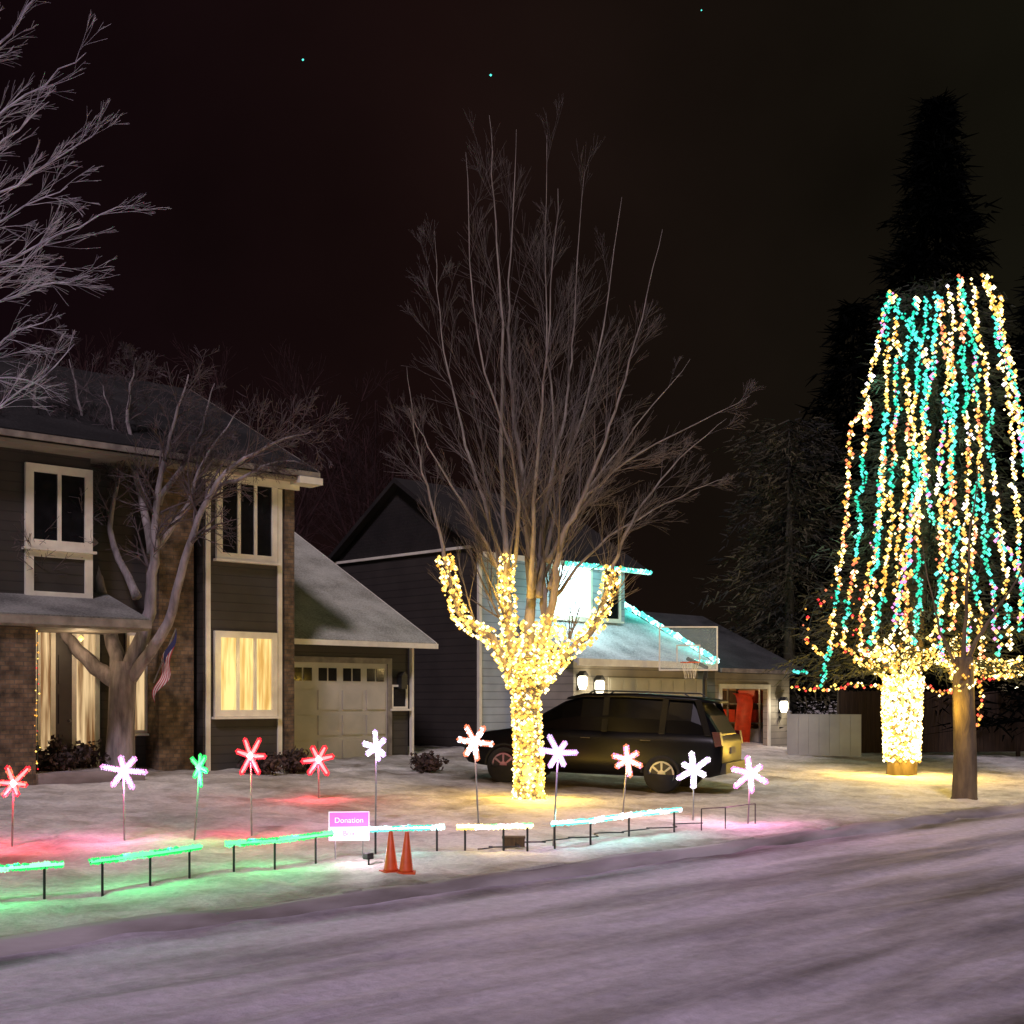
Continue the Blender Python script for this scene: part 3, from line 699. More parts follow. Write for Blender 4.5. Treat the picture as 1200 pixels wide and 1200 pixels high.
for (a,b,c_,d_,dy) in (((-208,640),(-90,530),(10,470),(90,405),.3),((-205,560),(-80,410),(20,345),(105,325),-.3),((-205,520),(-80,360),(40,290),(155,238),.2),
    ((-203,430),(-90,290),(20,215),(118,150),.5),((-203,380),(-90,220),(10,130),(98,62),-.3),((-200,300),(-80,120),(10,40),(60,-30),.3),((-200,200),(-60,20),(20,-60),(90,-120),0),((-206,600),(-90,490),(-10,410),(60,372),-.8),
    ((-206,540),(-90,420),(0,330),(90,262),.6),((-203,480),(-90,340),(-10,270),(80,215),-.6),((-203,420),(-90,260),(-10,180),(60,120),.1),((-206,580),(-90,470),(0,440),(60,455),.5)):
    prims.append(([Q(*a),Q(*b,dy*.5),Q(*c_,dy),Q(*d_,dy*1.5)],.038,.0025))
spec=dict(wig=.09,up=-.005,rmin=.0014,levels=3,kids=[0,4,3,0],ang=(.15,.5),l0=.24,f0=.3)
baretree('pale streetlit leafless street tree reaching over the verge',trunk,prims,spec,M['bark_pale'],kidsper=11,taper=.5)
for (px,Yd,top,lab) in ((440,46,440,'dark reddish leafless tree behind a roof'),(330,48,400,'dark leafless tree behind a roof'),(60,44,380,'dark leafless tree behind a house')):
    b=P(px,820,Yd); b.z=.8; H=(HZ-top)/F*Yd+1.2
    trunk=[(b,.25),(b+Vector((.1,0,H*.35)),.2),(b+Vector((0,0,H*.5)),.15)]
    prims=[]
    for i in range(8):
        an=i*.785+random.random(); sp_=random.uniform(.12,.3)*H
        prims.append(([b+Vector((0,0,H*(.3+.02*i))),b+Vector((math.cos(an)*sp_*.5,math.sin(an)*sp_*.5,H*.6)),b+Vector((math.cos(an)*sp_,math.sin(an)*sp_,H*random.uniform(.8,.98)))],.09,.012))
    spec=dict(wig=.14,up=.05,rmin=.008,levels=2,kids=[0,9,0],ang=(.35,.9),l0=.35,f0=.2)
    baretree(lab,trunk,prims,spec,M['bark_dark'],kidsper=14)

def conifer(label,base,H,z0,rb,rt,mat,layers,per,tufts,tr=.25,lean=(0,0),name='spruce_tree',droop=.25,tuft=.28,power=1.0):
    e=thing(name,label,'tree',base)
    tm=MB().mat(M['bark_brown'] if name!='spruce_tree' else mat); tm.smooth=True
    tm.tube([base+Vector((0,0,-.1)),base+Vector((lean[0]*.2,lean[1]*.2,z0)),base+Vector((lean[0],lean[1],H*.97))],[tr*1.2,tr,.03],10)
    cm=MB().mat(mat)
    for l in range(layers):
        f=l/(layers-1); z=z0+(H-z0)*f; R=(rb+(rt-rb)*f**power)*random.uniform(.82,1.08)
        cx=base.x+lean[0]*min(1,.3+f); cy=base.y+lean[1]*min(1,.3+f)
        for j in range(per):
            an=random.uniform(0,6.283); RR=R*random.uniform(.6,1.15); c,s=math.cos(an),math.sin(an)
            if j%2==0: cm.tube([(cx,cy,base.z+z),(cx+c*RR*.5,cy+s*RR*.5,base.z+z-droop*RR*.25),(cx+c*RR,cy+s*RR,base.z+z-droop*RR*.5)],[.025,.015,.006],3,False)
            for k in range(tufts):
                g=random.uniform(.15,1.02)**.7; rr=RR*g
                p=Vector((cx+c*rr,cy+s*rr,base.z+z-droop*RR*.5*g*g))+Vector((random.gauss(0,.15),random.gauss(0,.15),random.gauss(0,.09)))
                d=(Vector((c,s,-.35))+rnd()*.75).normalized()*tuft*random.uniform(.5,1.4)
                w_=d.cross(rnd()).normalized()*tuft*.1
                n=len(cm.v); cm.v+=[tuple(p-w_),tuple(p+w_),tuple(p+d+w_*.2),tuple(p+d-w_*.2)]; cm.face((n,n+1,n+2,n+3))
    tm.obj('trunk',e,origin=base); cm.obj('crown',e,origin=base)
    return e
LB=G(1056,908)
lean=(P(1108,600,LB.y).x-LB.x)
conifer('large evergreen hung with teal and warm light strings beside the street',LB,11.6,2.6,3.1,1.1,M['needle'],56,13,36,tr=.3,lean=(lean,.3),name='evergreen_tree',power=.9,tuft=.22)
b=P(1098,820,43); b.z=.8
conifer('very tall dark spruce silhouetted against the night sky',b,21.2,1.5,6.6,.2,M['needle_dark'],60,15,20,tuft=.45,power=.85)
b=P(925,820,43); b.z=.8
conifer('shaggy olive evergreen faintly lit by lights nearby',b,10.6,.8,3.8,1.8,M['needle_warm_lit'],34,12,20,tuft=.3,droop=.9)
b=P(1235,820,38); b.z=.5
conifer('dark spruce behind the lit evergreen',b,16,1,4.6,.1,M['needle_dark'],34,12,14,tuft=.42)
b=P(1000,820,50); b.z=.8
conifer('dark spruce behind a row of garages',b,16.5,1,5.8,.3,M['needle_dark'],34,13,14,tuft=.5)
rb_=G(1130,936); RY=rb_.y
K=lambda px,py,dy=0: P(px,py,RY+dy)
spec=dict(wig=.12,up=.06,rmin=.003,levels=2,kids=[0,5,0],ang=(.35,.8),l0=.22,f0=.3)
t2,o2,p2_,r2_=baretree('leafless tree with light strings tied round its upper trunk',[(rb_-Vector((0,0,.1)),.24),(K(1131,880),.21),(K(1129,810),.2),(K(1130,770),.17)],
  [([K(1130,790),K(1150,740),K(1185,690,.3),K(1215,620,.3)],.07,.005),([K(1128,790),K(1105,750),(K(1090,690)),K(1080,630,.3)],.05,.004),([K(1130,780),K(1133,700),K(1140,600),K(1150,520)],.06,.004)],spec,M['bark_brown'],kidsper=5,twig=M['bark_brown'])

# ------------------------------------------------------------ strings on right tree
SEG=[[E['teal'],E['teal'],E['cyan']],[E['teal'],E['cyan'],E['cyan']],[E['warm'],E['amber'],E['warm_hot'],E['warm_hot'],E['white']],[E['warm'],E['amber'],E['warm_hot']],[E['teal'],E['warm'],E['cyan'],E['pink']],[E['warm'],E['amber'],E['orange'],E['warm_hot']]]
cx=P(1108,600,LB.y).x
def TS(px,py):
    f=(780-py)/460; R=3.15-1.7*max(0,f)
    X0=cx+(P(px,py,LB.y-1.5).x-P(1108,600,LB.y).x); off=min(abs(X0-cx),R*.97)
    Yd=LB.y+.2-math.sqrt(max(R*R-off*off,.1))
    return P(px,py,Yd)
STR=[[(1046,345),(1030,395),(1018,450),(1014,500)],
[(1018,480),(998,500),(996,560),(986,650),(974,740),(965,802)],
[(1042,345),(1038,450),(1036,550),(1028,640),(1022,700),(1030,775)],
[(1075,350),(1062,430),(1066,520),(1054,620),(1050,700),(1044,770)],
[(1100,345),(1093,430),(1080,520),(1076,620),(1078,690),(1070,755)],
[(1104,350),(1107,480),(1101,560),(1102,650),(1100,720),(1106,775)],
[(1124,322),(1129,420),(1134,520),(1130,620),(1133,700),(1130,765)],
[(1126,330),(1143,440),(1150,560),(1156,650),(1166,720),(1172,775)],
[(1156,322),(1170,400),(1183,480),(1190,580),(1195,660),(1196,740)],
[(1158,330),(1182,430),(1200,520),(1212,640),(1220,760)],
[(1062,370),(1084,420),(1084,500),(1090,600),(1112,620)],
[(1086,540),(1072,600),(1060,650),(1056,740)],
[(1160,620),(1184,650),(1204,690)],
[(1116,430),(1114,540),(1120,640),(1116,740)],
[(1036,520),(1030,600),(1016,690),(1006,760)],
[(1146,560),(1140,650),(1148,720),(1150,770)],
[(1052,350),(1050,460),(1046,580),(1036,690),(1016,770)],
[(1088,350),(1074,450),(1070,560),(1064,660),(1062,750)],
[(1112,335),(1118,460),(1112,580),(1108,680),(1090,765)],
[(1138,330),(1156,450),(1166,560),(1176,660),(1184,760)],
[(1020,470),(1010,560),(1002,660),(986,760)],
[(1170,350),(1188,450),(1206,560),(1222,690)]]
for i,s in enumerate(STR):
    base=[TS(*q) for q in s]; pts=catmull(base,8); pts=[q+Vector((random.gauss(0,.03),random.gauss(0,.03),random.gauss(0,.02))) for q in pts]
    lightstring('teal and warm string lights hanging down an evergreen',pts,.036,SEG,.042,.034,(14,50),group='light strings on the evergreen')
for q in ((1045,345),(1074,348),(1103,350),(1158,325)):
    lightstring('bright bunch of warm bulbs at the top of an evergreen',[TS(q[0],q[1]+12),TS(*q)],.04,[E['warm_hot'],E['hot'],E['warm']],.045,.045,group='bulb clusters on the evergreen')
for q,c,pw_ in (((1020,450),(.2,1,.8),30),((1090,420),(.3,1,.8),26),((1150,470),(.7,.9,.5),26),((1000,620),(.4,1,.6),30),((1075,600),(.5,.9,.5),32),((1150,620),(.4,1,.7),30),((1060,740),(1,.7,.3),40),((1150,760),(1,.66,.25),34),((985,740),(1,.45,.2),22),((1045,540),(.2,1,.75),28),((1180,550),(.7,.8,.5),26)):
    p=TS(*q); light('string_glow',p+Vector((0,-.3,0)),pw_,c,.04)
lb=Vector(LB); wr=thing('wrapped_lights','dense warm lights wrapped round an evergreen trunk','string lights',lb)
m=MB()
pp=[P(1057,892,LB.y),P(1057,870,LB.y),P(1057,840,LB.y),P(1057,815,LB.y),P(1059,792,LB.y)]
wrap(m,pp,[.34,.36,.38,.38,.34],290,[E['warm'],E['hot'],E['warm_hot'],E['warm_hot'],E['amber']],.042,.05)
for ends in ([(1050,800),(1030,780),(1005,768)],[(1060,795),(1045,770),(1030,755)],[(1065,795),(1080,775),(1100,768),(1118,778)],[(1062,790),(1068,768),(1060,750)],[(1120,800),(1145,780),(1180,785),(1205,775)],[(1118,790),(1128,765),(1120,745)]):
    q=catmull([P(a,b,LB.y-.6) for a,b in ends],5); wrap(m,q,[.13]*len(q),120,WC_,.038,.04)
m.obj('bulbs',wr,origin=lb)
lw=MB().mat(M['wire']); hel=[P(1057,895-i*.5,LB.y)+Vector((math.cos(i*.5)*.4,math.sin(i*.5)*.4,0)) for i in range(200)]; lw.tube(hel,.006,4); lw.obj('wire',wr,origin=lb)
for q,pw_ in (((1057,880),115),((1050,850),80),((1062,800),50),((1100,775),36)): light('wrap_glow',P(q[0],q[1],LB.y-.85),pw_*1.35,YL,.05,wr)
light('wrap_glow',P(1100,870,LB.y-.3),95,YL,.05,wr); light('wrap_glow',P(1018,870,LB.y-.2),60,YL,.05,wr)
wr=thing('wrapped_lights','sparse amber lights tied round a bare trunk','string lights',Vector(rb_))
m=MB(); wrap(m,p2_[10:],r2_[10:],38,[E['warm'],E['amber'],E['warm_hot']],.028,.03); m.obj('bulbs',wr,origin=rb_)
light('wrap_glow',K(1110,830,-.35),30,YL,.03,wr); light('wrap_glow',K(1165,790,.1),34,YL,.04,wr)
for pts in ([(928,806),(965,808),(1005,802),(1036,806)],[(1078,800),(1110,812),(1150,796),(1205,790)],[(944,748),(965,768),(985,752),(1005,770),(1030,760)],[(1140,795),(1150,810),(1145,850)]):
    lightstring('multicoloured string lights strung between trees and fence',catmull([P(a,b,LB.y-.4) for a,b in pts],8),.05,[E['warm'],E['amber'],E['orange'],E['warm'],E['warm_hot'],E['red']],.04,.035,group='multicoloured strings')
lightstring('sparse red lights on a shrubby branch',catmull([P(a,b,LB.y-.8) for a,b in ((945,745),(960,700),(985,690),(1010,720),(1000,760))],8),.1,[E['red'],E['orange'],E['amber']],.036,.12,group='multicoloured strings')
lightstring('small teal lights at a garage eave',[f3.w(-.5,-.5,e3-.1),f3.w(.3,-.5,e3-.1)],.08,[E['cyan'],E['teal']],.05,.02,group='house eave lights')

# ------------------------------------------------------------ fences
def fence(label,a,b,hgt_,mat,bw,name='fence',flat=False):
    a=Vector(a); b=Vector(b); L=(b-a).length; an=math.atan2(b.y-a.y,b.x-a.x); e=thing(name,label,'fence',a,an)
    m=MB().mat(mat); x=0
    while x<L:
        h=hgt_*random.uniform(.985,1.01)
        if flat: m.prism([(x,.03),(x+bw-.006,.03),(x+bw-.006,hgt_),(x,hgt_)],-.012,.012)
        else: m.prism([(x,.03),(x+bw*.95,.03),(x+bw*.95,h-.03),(x+bw*.46,h),(x,h-.03)],-.012,.012)
        x+=bw
    m.obj('boards',e)
    for z_ in (.3,hgt_-.25):
        m=MB().mat(mat); m.box(0,L,.013,.06,z_,z_+.08); m.obj('rail',e)
    x=0
    while x<L+.1: 
        p=MB().mat(mat); p.box(x-.05,x+.05,.014,.12,-.3,hgt_+.05); p.prism([(x-.07,hgt_+.051),(x+.07,hgt_+.051),(x,hgt_+.1)],-.0,.13); p.obj('post',e); x+=2.0
def onG(px,Yd): 
    p=P(px,820,Yd); p.z=hgt(p.x,p.y)-.05; return p
fence('pale grey solid vinyl fence panel next to a garage',onG(924,36.5),onG(1000,35.5),1.2,M['vinyl'],.3,flat=True)
fence('dark brown board fence behind the lit evergreen',onG(985,38),onG(1290,40),1.9,M['fence_brown'],.14)
f4=Fr((P(1180,820,45).x,45),A2)
h4=thing('house','dark low house beyond the fence with a porch lamp lit','house',(f4.O[0],f4.O[1],0),0)
m=MB().mat(M['siding_shadow']); m.box(-2.5,7,0,6,0,3.6); m.obj('wall',h4)
r=MB().mat(M['roof_dark']); r.slab((-3,-.5,3.5),(7.4,-.5,3.5),(7.4,3,5.3),(-3,3,5.3),.15); r.slab((-3,3.001,5.3),(7.4,3.001,5.3),(7.4,6.5,3.5),(-3,6.5,3.5),.15); r.obj('roof',h4)
g=MB().mat(E['lamp']); g.octa((.3,-.15,2.3),.18); g.obj('porch_lamp',h4); light('porch_light',(f4.O[0]+.3,44.5,2.3),25,(1,.8,.5),.05,h4)

# ------------------------------------------------------------ snowflake lights
FL=[(16,918,14,992,('red','orange','red_hot')),(145,903,146,985,('pink','lilac','white')),(234,899,227,986,('green','green','green_hot')),(294,886,295,980,('red','red','red_hot')),
(373,890,374,936,('red','red','red_hot')),(441,876,440,966,('lilac','white','white')),(556,870,561,966,('orange','white','white')),(654,882,648,992,('lilac','pink','white')),
(735,890,729,956,('orange','pink','white')),(813,902,812,960,('white','lilac','white')),(879,906,876,966,('pink','white','white'))]
LC={'red':(1,.03,.06),'lilac':(.8,.45,1),'green':(.05,1,.25),'orange':(1,.5,.4),'pink':(1,.25,.65),'white':(.95,.85,1)}
LAB={'red':'red snowflake light on a thin stake in snow','lilac':'white snowflake light with lilac edges on a stake','green':'green snowflake light on a thin stake in snow','orange':'white snowflake light with orange-red tips on a stake','pink':'white snowflake light with magenta edges on a stake','white':'cool white snowflake light on a stake in snow'}
for i,(px,py,bx,by,cs) in enumerate(FL):
    g_=G(bx,by); c=P(px,py,g_.y); rz=random.uniform(-.75,.75); tilt=random.uniform(-.3,.3)
    e=thing('snowflake_light',LAB[cs[0]],'light decoration',g_,group='snowflake lights along the verge')
    s=MB().mat(M['metal']); s.tube([(0,0,-.1),(c.x-g_.x,0,c.z-g_.z)],.013,6); s.obj('stake',e)
    sc_=g_.y/17.5
    m=MB(); cc=c-g_; a0_=random.uniform(0,1.05); R=.245*random.uniform(.92,1.08)*min(sc_,1.12)
    if px==373: R*=1.15
    nb_=3
    for b in range(2*nb_):
        an=a0_+b*math.pi/nb_+random.uniform(-.2,.2); Rb=R*random.uniform(.68,1.15)
        d=Vector((math.cos(an)*math.cos(rz),math.cos(an)*math.sin(rz)+math.sin(an)*tilt,math.sin(an))); pr=Vector((-math.sin(an)*math.cos(rz),-math.sin(an)*math.sin(rz),math.cos(an)))
        m.mat(E[cs[2]]); m.tube([cc,cc+d*Rb*.5,cc+d*Rb*.92],[.029*sc_,.022*sc_,.013*sc_],6)
        for k in range(10):
            f=(k+.5)/10
            for sgn in (-1,1):
                m.mat(E[cs[0] if random.random()<.65 else cs[1]]); m.octa(cc+d*Rb*f+pr*sgn*.03*sc_+Vector((0,random.uniform(-.015,.015),0)),.0155*sc_)
        m.mat(E[cs[0]]); m.octa(cc+d*Rb,.026*sc_)
    m.mat(E['white' if cs[0] not in ('green',) else 'mint']); m.octa(cc+Vector((0,-.02,0)),.06*sc_)
    m.obj('snowflake',e)
    light('snowflake_glow',c+Vector((0,-.12,-.12)),{'red':44,'green':36,'pink':46}.get(cs[0],18),LC[cs[0]],.03,e)

# ------------------------------------------------------------ low light rails
RL=[([(-90,1066),(52,1053)],(-.1,.18),['green','mint','cyan'],'green'),
([(120,1046),(176,1037),(222,1029)],(.14,.18),['green','green_hot','green_hot'],'green'),
([(274,1022),(322,1018),(370,1011)],(.1,.3),['green_hot','green_hot','green'],'green'),
([(440,1002),(512,999)],(.1,.1),['cyan','ice','teal'],'cyan'),
([(545,999),(590,998),(618,997)],(.1,.08),['warm','warm_hot','green_hot','white'],'warm'),
([(650,994),(692,990),(737,982),(790,975)],(.05,.18),['cyan','ice','white','cyan'],'cyan')]
GC={'green':(.03,1,.25),'cyan':(.3,1,.9),'warm':(1,.75,.3)}
for posts,ext,cols,kc in RL:
    bs=[G(*q) for q in posts]; d0=(bs[1]-bs[0]).normalized(); d1=(bs[-1]-bs[-2]).normalized()
    e=thing('light_rail','low rail on short posts draped with '+('green' if kc=='green' else 'teal and white' if kc=='cyan' else 'green and warm')+' garland lights','light decoration',bs[0],group='lit rails along the kerb')
    o=bs[0]; h=.3
    for q in bs:
        m=MB().mat(M['blackmetal']); m.tube([q-o+Vector((0,0,-.1)),q-o+Vector((0,0,h))],.014,6); m.obj('post',e)
    line=[bs[0]-d0*ext[0]]+bs+[bs[-1]+d1*ext[1]]; line=[q+Vector((0,0,h)) for q in line]
    m=MB().mat(M['blackmetal']); m.tube([q-o for q in line],.012,6); m.obj('rail',e)
    m=MB()
    m.mat(E[cols[1]]); m.tube([q-o+Vector((0,0,.012)) for q in line],.02,6)
    for zo in (-.012,.034): bulbline(m,[q-o+Vector((0,-.008,zo)) for q in line],.014,[[E[c]] for c in cols],.014,.004,(12,40))
    m.obj('garland',e)
    for a,b in zip(line,line[1:]):
        n=max(1,round((b-a).length/.6))
        for i in range(n):
            if (b-a).length>.3: light('garland_glow',a.lerp(b,(i+.5)/n)+Vector((0,-.02,.08)),9 if kc=='green' else 4.5,GC[kc],.015,e)
bs=[G(822,972),G(850,970),G(885,965)]
e=thing('light_rail','low unlit wire rail on thin posts','light decoration',bs[0],group='lit rails along the kerb'); o=bs[0]
for q in bs:
    m=MB().mat(M['blackmetal']); m.tube([q-o+Vector((0,0,-.1)),q-o+Vector((0,0,.3))],.009,5); m.obj('post',e)
m=MB().mat(M['blackmetal']); m.tube([q-o+Vector((0,0,.3)) for q in bs],.007,5); m.obj('rail',e)
pts=[]
for i in range(60):
    f=i/59; a=G(560+ (820-560)*f,1000-32*f); pts.append(a+Vector((.1*math.sin(i*.9),.12*math.sin(i*.6),.05)))
e=thing('extension_cable','thin dark extension cable lying loosely on snow','cable',pts[0]); m=MB().mat(M['blackmetal']); m.tube([p-pts[0] for p in pts],.009,5); m.obj('cord',e)

# ------------------------------------------------------------ sign
sb=G(409,1008); e=thing('yard_sign','small pale lilac yard sign on two legs, lit up','sign',sb,.1)
pk=emit('lit_lilac_board',(1,.5,.95),.72,(.7,.6,.7)); pm=emit('magenta_band',(.85,.12,.6),.6,(.5,.1,.4))  # board and band emit to paint in the floodlight's light; neither is a lamp
W=.235; z0=CH+(HZ-985)/F*sb.y-sb.z; z1=CH+(HZ-951)/F*sb.y-sb.z
m=MB().mat(pk); m.box(-W,W,-.012,.012,z0,z1); m.obj('board',e)
hh_=(z1-z0)
m=MB().mat(pm); m.box(-W+.01,W-.01,-.0145,-.0125,z0+hh_*.48,z1-.01); m.obj('band',e)
for xx in (-.16,.16):
    m=MB().mat(M['metal']); m.tube([(xx,.016,-.1),(xx,.016,z1-.03)],.007,5); m.obj('leg',e)
for txt,zc,sz,mt in (("Donation",z0+hh_*.62,.088,pk),("Box",z0+hh_*.17,.088,pm)):
    cu=bpy.data.curves.new('lettering','FONT'); cu.body=txt; cu.size=sz; cu.align_x='CENTER'; cu.extrude=.001
    tmp=bpy.data.objects.new('tmp',cu); COL.objects.link(tmp); bpy.context.view_layer.update()
    me=bpy.data.meshes.new_from_object(tmp); bpy.data.objects.remove(tmp)
    me.materials.clear(); me.materials.append(mt)
    o=bpy.data.objects.new('lettering',me); COL.objects.link(o); o.parent=e; o.location=(0,-.0175,zc); o.rotation_euler=(math.pi/2,0,0)
fb=G(432,1013); e=thing('floodlight','small ground floodlight shining at a yard sign','floodlight',fb,.9)
m=MB().mat(M['blackmetal']); m.tube([(0,0,-.08),(0,0,.08)],.012,6); m.box(-.05,.05,-.03,.04,.06,.13); m.obj('housing',e)
m=MB().mat(E['white']); m.box(-.04,.04,.041,.046,.07,.12); m.obj('lens',e)
light('floodlight_beam',fb+Vector((-.06,-.05,.24)),13,(1,.72,.9),.03,e)
for px,py,tl in ((458,1023,0),(476,1024,.03)):
    b=G(px,py); e=thing('traffic_cone','small orange traffic cone standing in snow','traffic cone',b,random.random()*.5,group='traffic cones by the kerb')
    m=MB().mat(M['orange']); m.box(-.1,.1,-.1,.1,.0,.025); m.obj('base',e)
    m=MB().mat(M['orange']); m.smooth=True; m.tube([(0,0,.0255),(0,0,.05),(tl*.3,0,.45),(tl*.3,0,.455)],[.088,.076,.022,.015],20); m.obj('body',e)
hb_=onG(826,33.0); hb_.z+=.05
e=thing('basketball_hoop','freestanding basketball hoop with clear backboard on a driveway','basketball hoop',hb_)
zt=P(800,734,32).z-hb_.z; zb=P(800,786,32).z-hb_.z; x0=P(772,800,32).x-hb_.x; x1=P(841,800,32).x-hb_.x
m=MB().mat(M['blackmetal']); m.tube([(0,0,0),(0,0,zb-.2),(0,-.3,zb+.1),((x0+x1)/2,-.9,zb+.3)],[.07,.06,.05,.05],8); m.box(-.5,.5,-.3,.5,0,.16); m.obj('pole',e)
m=MB().mat(M['trim']); fw=.035
m.box(x0,x1,-1.04,-1,zt-fw,zt); m.box(x0,x1,-1.04,-1,zb,zb+fw); m.box(x0,x0+fw,-1.04,-1,zb+fw,zt-fw); m.box(x1-fw,x1,-1.04,-1,zb+fw,zt-fw)
xm=(x0+x1)/2; m.box(xm-.3,xm+.3,-1.035,-1.005,zb+.62,zb+.65); m.box(xm-.3,xm-.27,-1.035,-1.005,zb+.2,zb+.619); m.box(xm+.27,xm+.3,-1.035,-1.005,zb+.2,zb+.619)
m.obj('backboard_frame',e)
gm,gnt,gb_=newmat('acrylic'); gb_.inputs['Alpha'].default_value=.15; gb_.inputs['Base Color'].default_value=(.6,.8,.8,1); gb_.inputs['Roughness'].default_value=.2
m=MB().mat(gm); m.box(x0+fw,x1-fw,-1.022,-1.015,zb+fw,zt-fw); m.obj('backboard',e)
m=MB().mat(M['orange']); m.tube([(xm+math.cos(a*.3927)*.23,-1.3+math.sin(a*.3927)*.23,zb+.2) for a in range(17)],.012,6); m.obj('rim',e)
m=MB().mat(M['trim'])
for a in range(12):
    q=a*.5236; m.tube([(xm+math.cos(q)*.23,-1.3+math.sin(q)*.23,zb+.2),(xm+math.cos(q+.3)*.16,-1.3+math.sin(q+.3)*.16,zb),(xm+math.cos(q)*.12,-1.3+math.sin(q)*.12,zb-.2)],.006,3)
m.obj('net',e)
fu=f1.u(180,-1.9); fp=f1.w(fu,-1.9,f1.z(800,fu,-1.9)); e=thing('flag','striped red and white flag on an angled pole by the porch','flag',fp)
m=MB().mat(M['metal']); m.tube([(0,0,0),(.5,-.3,1.0)],.014,6); m.obj('pole',e)
n_=13
m=MB(); A0=Vector((.5,-.3,1.0)); A1_=Vector((.12,-.07,.24))
def fp_(s,t):
    q=A0.lerp(A1_,s); return q+Vector((.05*math.sin(t*6+s*7)-.1*t,-.06*math.sin(t*5+s*5),-.8*t*(1-.2*s)))
for i in range(n_):
    for j in range(10):
        s0,s1=i/n_,(i+1)/n_; t0,t1=j/10,(j+1)/10
        m.mat(M['flag_blue'] if (i<7 and j<4) else (M['flag_red'] if i%2==0 else M['flag_white'])); m.quad(fp_(s0,t0),fp_(s1,t0),fp_(s1,t1),fp_(s0,t1))
m.obj('cloth',e)
def shrub(px,py,r,h,lab):
    b=G(px,py); e=thing('shrub',lab,'shrub',b); s=MB().mat(M['bark_dark']); l=MB().mat(M['shrub'])
    for i in range(26):
        an=random.uniform(0,6.28); rr=r*random.uniform(.2,1); tip=Vector((math.cos(an)*rr,math.sin(an)*rr,h*random.uniform(.5,1)*(1.1-.4*rr/r))); s.tube([(0,0,-.05),tip*.5+Vector((0,0,.1)),tip],[.012,.008,.004],3,False)
        for k in range(34):
            p=tip*random.uniform(.45,1.1)+rnd()*.1; d=rnd()*.06; w_=d.cross(rnd())*.6; l.quad(p-d,p+w_,p+d,p-w_)
    s.obj('stem',e); l.obj('foliage',e)
for a in ((62,912,.55,.7,'brown winter shrub with snow round its foot'),(95,905,.5,.6,'brown winter shrub with snow round its foot'),(305,907,.5,.4,'low shrub along the house wall'),(345,905,.45,.4,'low shrub along the house wall'),(22,915,.5,.7,'brown winter shrub with snow round its foot'),(500,905,.4,.35,'low dark shrub along the house wall')): shrub(*a)
v=-2.45; uu=f1.u(44,v)
lightstring('multicoloured lights down a stone porch pillar',[f1.w(uu,v,pz-.2),f1.w(uu,v,.8)],.09,[E['amber'],E['red'],E['warm']],.018,.02,group='multicoloured strings')

# ------------------------------------------------------------ SUV
R0=G(777,929); th=math.radians(158); WB=3.25
fx=R0.x+WB*math.cos(th); fy=R0.y+WB*math.sin(th); fz=hgt(fx,fy); pit=math.atan2(fz-R0.z,WB)
car=thing('parked_car','large black sport utility vehicle parked on a snowy driveway','car',R0)
car.rotation_euler=(0,-pit,th)
yo=-.86
def loft(mb,st,sec):
    n0=len(mb.v); k=None
    for s in st:
        pts=sec(*s); k=len(pts); mb.v+=[(s[0],y+yo,z) for y,z in pts]
    for i in range(len(st)-1):
        for j in range(k): a=n0+i*k+j; b=n0+i*k+(j+1)%k; mb.face((a,a+k,b+k,b))
    mb.face(tuple(range(n0,n0+k))); e_=n0+(len(st)-1)*k; mb.face(tuple(reversed(range(e_,e_+k))))
def secb(x,hw,zb,zt):
    h=[(hw*.9,zb),(hw*.985,zb+.1),(hw,zb+.3),(hw*.985,zt-.18),(hw*.93,zt-.03),(hw*.86,zt)]
    return h+[(-a,b) for a,b in reversed(h)]
m=MB().mat(M['paint']); m.smooth=True
loft(m,[(-1.12,.86,.5,1.0),(-1.08,.95,.42,1.12),(-.9,.98,.34,1.16),(0,1.0,.3,1.16),(1.5,1.0,.28,1.14),(2.6,1.0,.28,1.14),(3.2,.99,.3,1.1),(3.8,.96,.34,1.0),(4.1,.9,.38,.9),(4.22,.78,.45,.8)],secb)
body=m.obj('body',car)
def secc(x,wb,wt,zb,zt):
    h=[(wb,zb),((wb*2+wt)/3+.02,zb+(zt-zb)*.4),(wt,zt-.05),(wt*.9,zt)]
    return h+[(-a,b) for a,b in reversed(h)]
m=MB().mat(M['carglass'])
loft(m,[(-1.04,.84,.74,1.13,1.16),(-.82,.88,.74,1.13,1.5),(-.5,.9,.74,1.13,1.77),(.8,.91,.76,1.13,1.82),(1.7,.91,.76,1.13,1.79),(2.1,.9,.74,1.12,1.68),(2.9,.86,.78,1.1,1.22),(3.1,.84,.8,1.08,1.12)],secc)
m.obj('window',body,label='dark tinted side and rear glass')
m=MB().mat(M['paint']); m.smooth=True
loft(m,[(-.86,.7,1.74,1.79),(-.5,.77,1.77,1.84),(.8,.79,1.8,1.88),(1.7,.79,1.78,1.85),(2.05,.76,1.72,1.76)],lambda x,hw,a,b:[(hw,a),(hw*.9,b),(-hw*.9,b),(-hw,a)])
m.obj('roof',body)
for x_,x2 in ((-.85,-.6),(.05,.02),(1.2,1.2)):
    for sg in (1,-1):
        m=MB().mat(M['paint']); m.slab((x_-.06,sg*.935+yo,1.14),(x_+.06,sg*.935+yo,1.14),(x2+.06,sg*.785+yo,1.8),(x2-.06,sg*.785+yo,1.8),.02); m.obj('pillar',body)
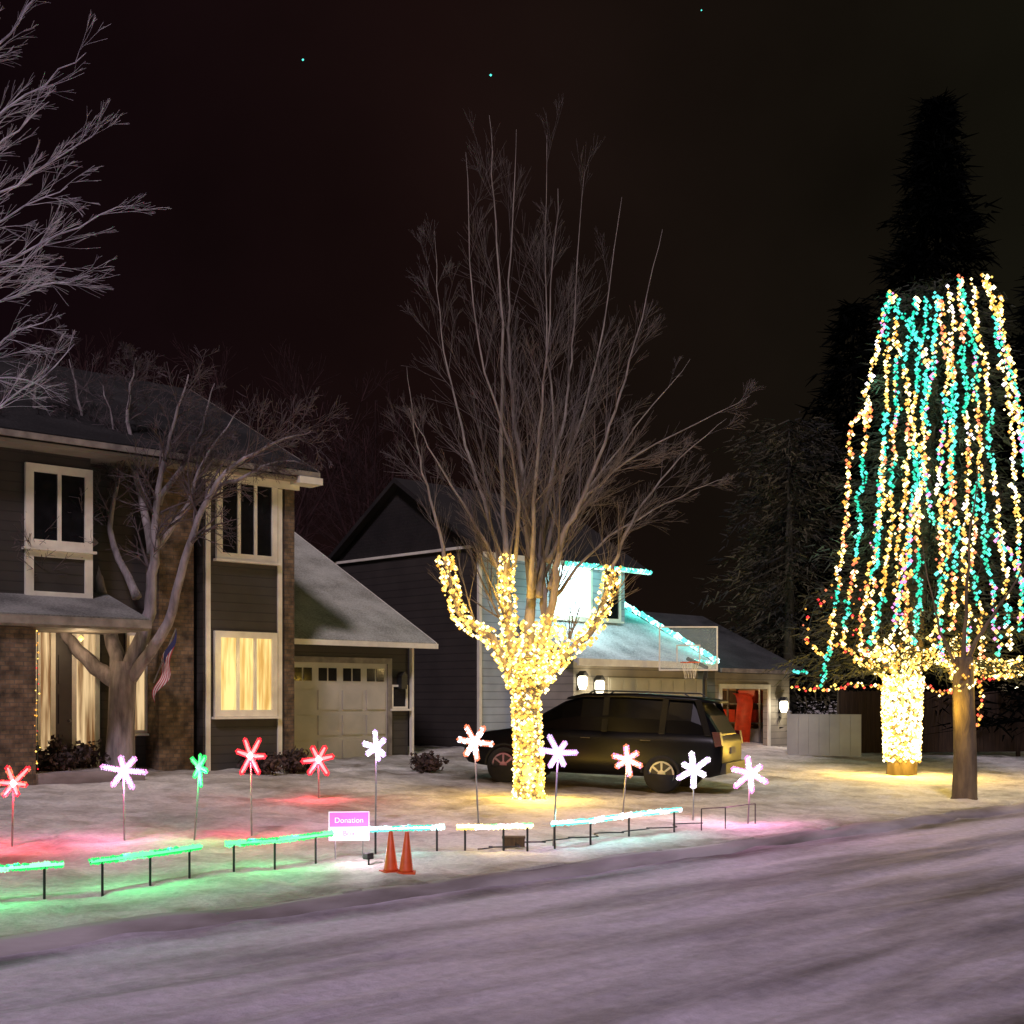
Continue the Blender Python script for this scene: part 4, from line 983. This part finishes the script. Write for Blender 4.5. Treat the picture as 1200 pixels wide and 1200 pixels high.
for sg in (1,-1):
    m=MB().mat(M['blackmetal']); m.tube([(-.4,sg*.68+yo,1.85),(-.3,sg*.68+yo,1.91),(1.5,sg*.68+yo,1.91),(1.6,sg*.68+yo,1.85)],.015,6); m.obj('roof_rail',body)
    m=MB().mat(M['taillight']); m.prism([(-1.13,.95),(-1.0,.92),(-.93,1.2),(-1.08,1.2)],sg*.80+yo,sg*.965+yo); m.obj('tail_light',body)
    m=MB().mat(M['headlight']); m.prism([(4.0,.76),(4.2,.72),(4.17,.8),(3.95,.86)],sg*.6+yo,sg*.86+yo); m.obj('headlight',body)
    m=MB().mat(M['paint']); m.prism([(2.52,1.14),(2.7,1.12),(2.68,1.28),(2.56,1.3)],sg*1.0+yo,sg*1.2+yo); m.box(2.6,2.65,sg*.9+yo,sg*1.01+yo,1.12,1.17); m.obj('mirror',body)
m=MB().mat(M['trim_dull']); m.box(-1.145,-1.121,-.2+yo,.2+yo,.78,.9); m.obj('licence_plate',body)
m=MB().mat(M['blackmetal']); m.box(-1.2,-1.0,-.85+yo,.85+yo,.42,.62); m.obj('bumper',body)
for x_ in (.35,1.55):
    m=MB().mat(M['blackmetal']); m.box(x_-.1,x_+.1,.995+yo,1.02+yo,.98,1.0); m.obj('door_handle',body)
for x_ in (0,WB):
    for sg in (1,-1):
        we=bpy.data.objects.new('wheel',None); COL.objects.link(we); we.parent=car; we.location=(x_,yo+sg*.9,.36)
        m=MB().mat(M['rubber']); m.smooth=True; m.tube([(0,sg*y_,0) for y_ in (-.12,-.11,.1,.115,.115)],[.33,.36,.36,.33,.25],28); m.obj('tyre',we)
        m=MB().mat(M['rim']); m.tube([(0,sg*.116,0),(0,sg*.125,0)],[.25,.25],28); 
        r_=m.obj('rim',we)
        m=MB().mat(M['blackmetal'])
        for k in range(7):
            an=k*.8976+.2
            m.quad(*[(math.cos(an+da)*rr,sg*.1275,math.sin(an+da)*rr) for da,rr in ((-.25,.08),(-.34,.225),(.34,.225),(.25,.08))])
        m.obj('rim_recess',r_)
        m=MB().mat(M['rubber']); m.tube([(x_+math.cos(a)*.41,yo+sg*.965,.37+math.sin(a)*.41) for a in [i*math.pi/14 for i in range(15)]],.028,6); m.obj('wheel_arch',body)

b=G(602,992); e=thing('timer_box','dark plastic timer box on snow beside the lights','timer box',b); m=MB().mat(M['fence_brown']); m.box(-.14,.14,-.08,.08,0,.11); m.box(-.15,.15,-.09,.09,.1101,.13); m.obj('case',e)
for px,py,r_ in ((355,70,.6),(575,88,.65),(822,12,.4)):
    p=P(px,py,600); e=thing('star','tiny bright star in the black night sky','star',p); m=MB().mat(E['cyan']); m.octa((0,0,0),r_); m.obj('star_body',e)
print('faces',sum(len(o.data.polygons) for o in bpy.data.objects if o.type=='MESH'))
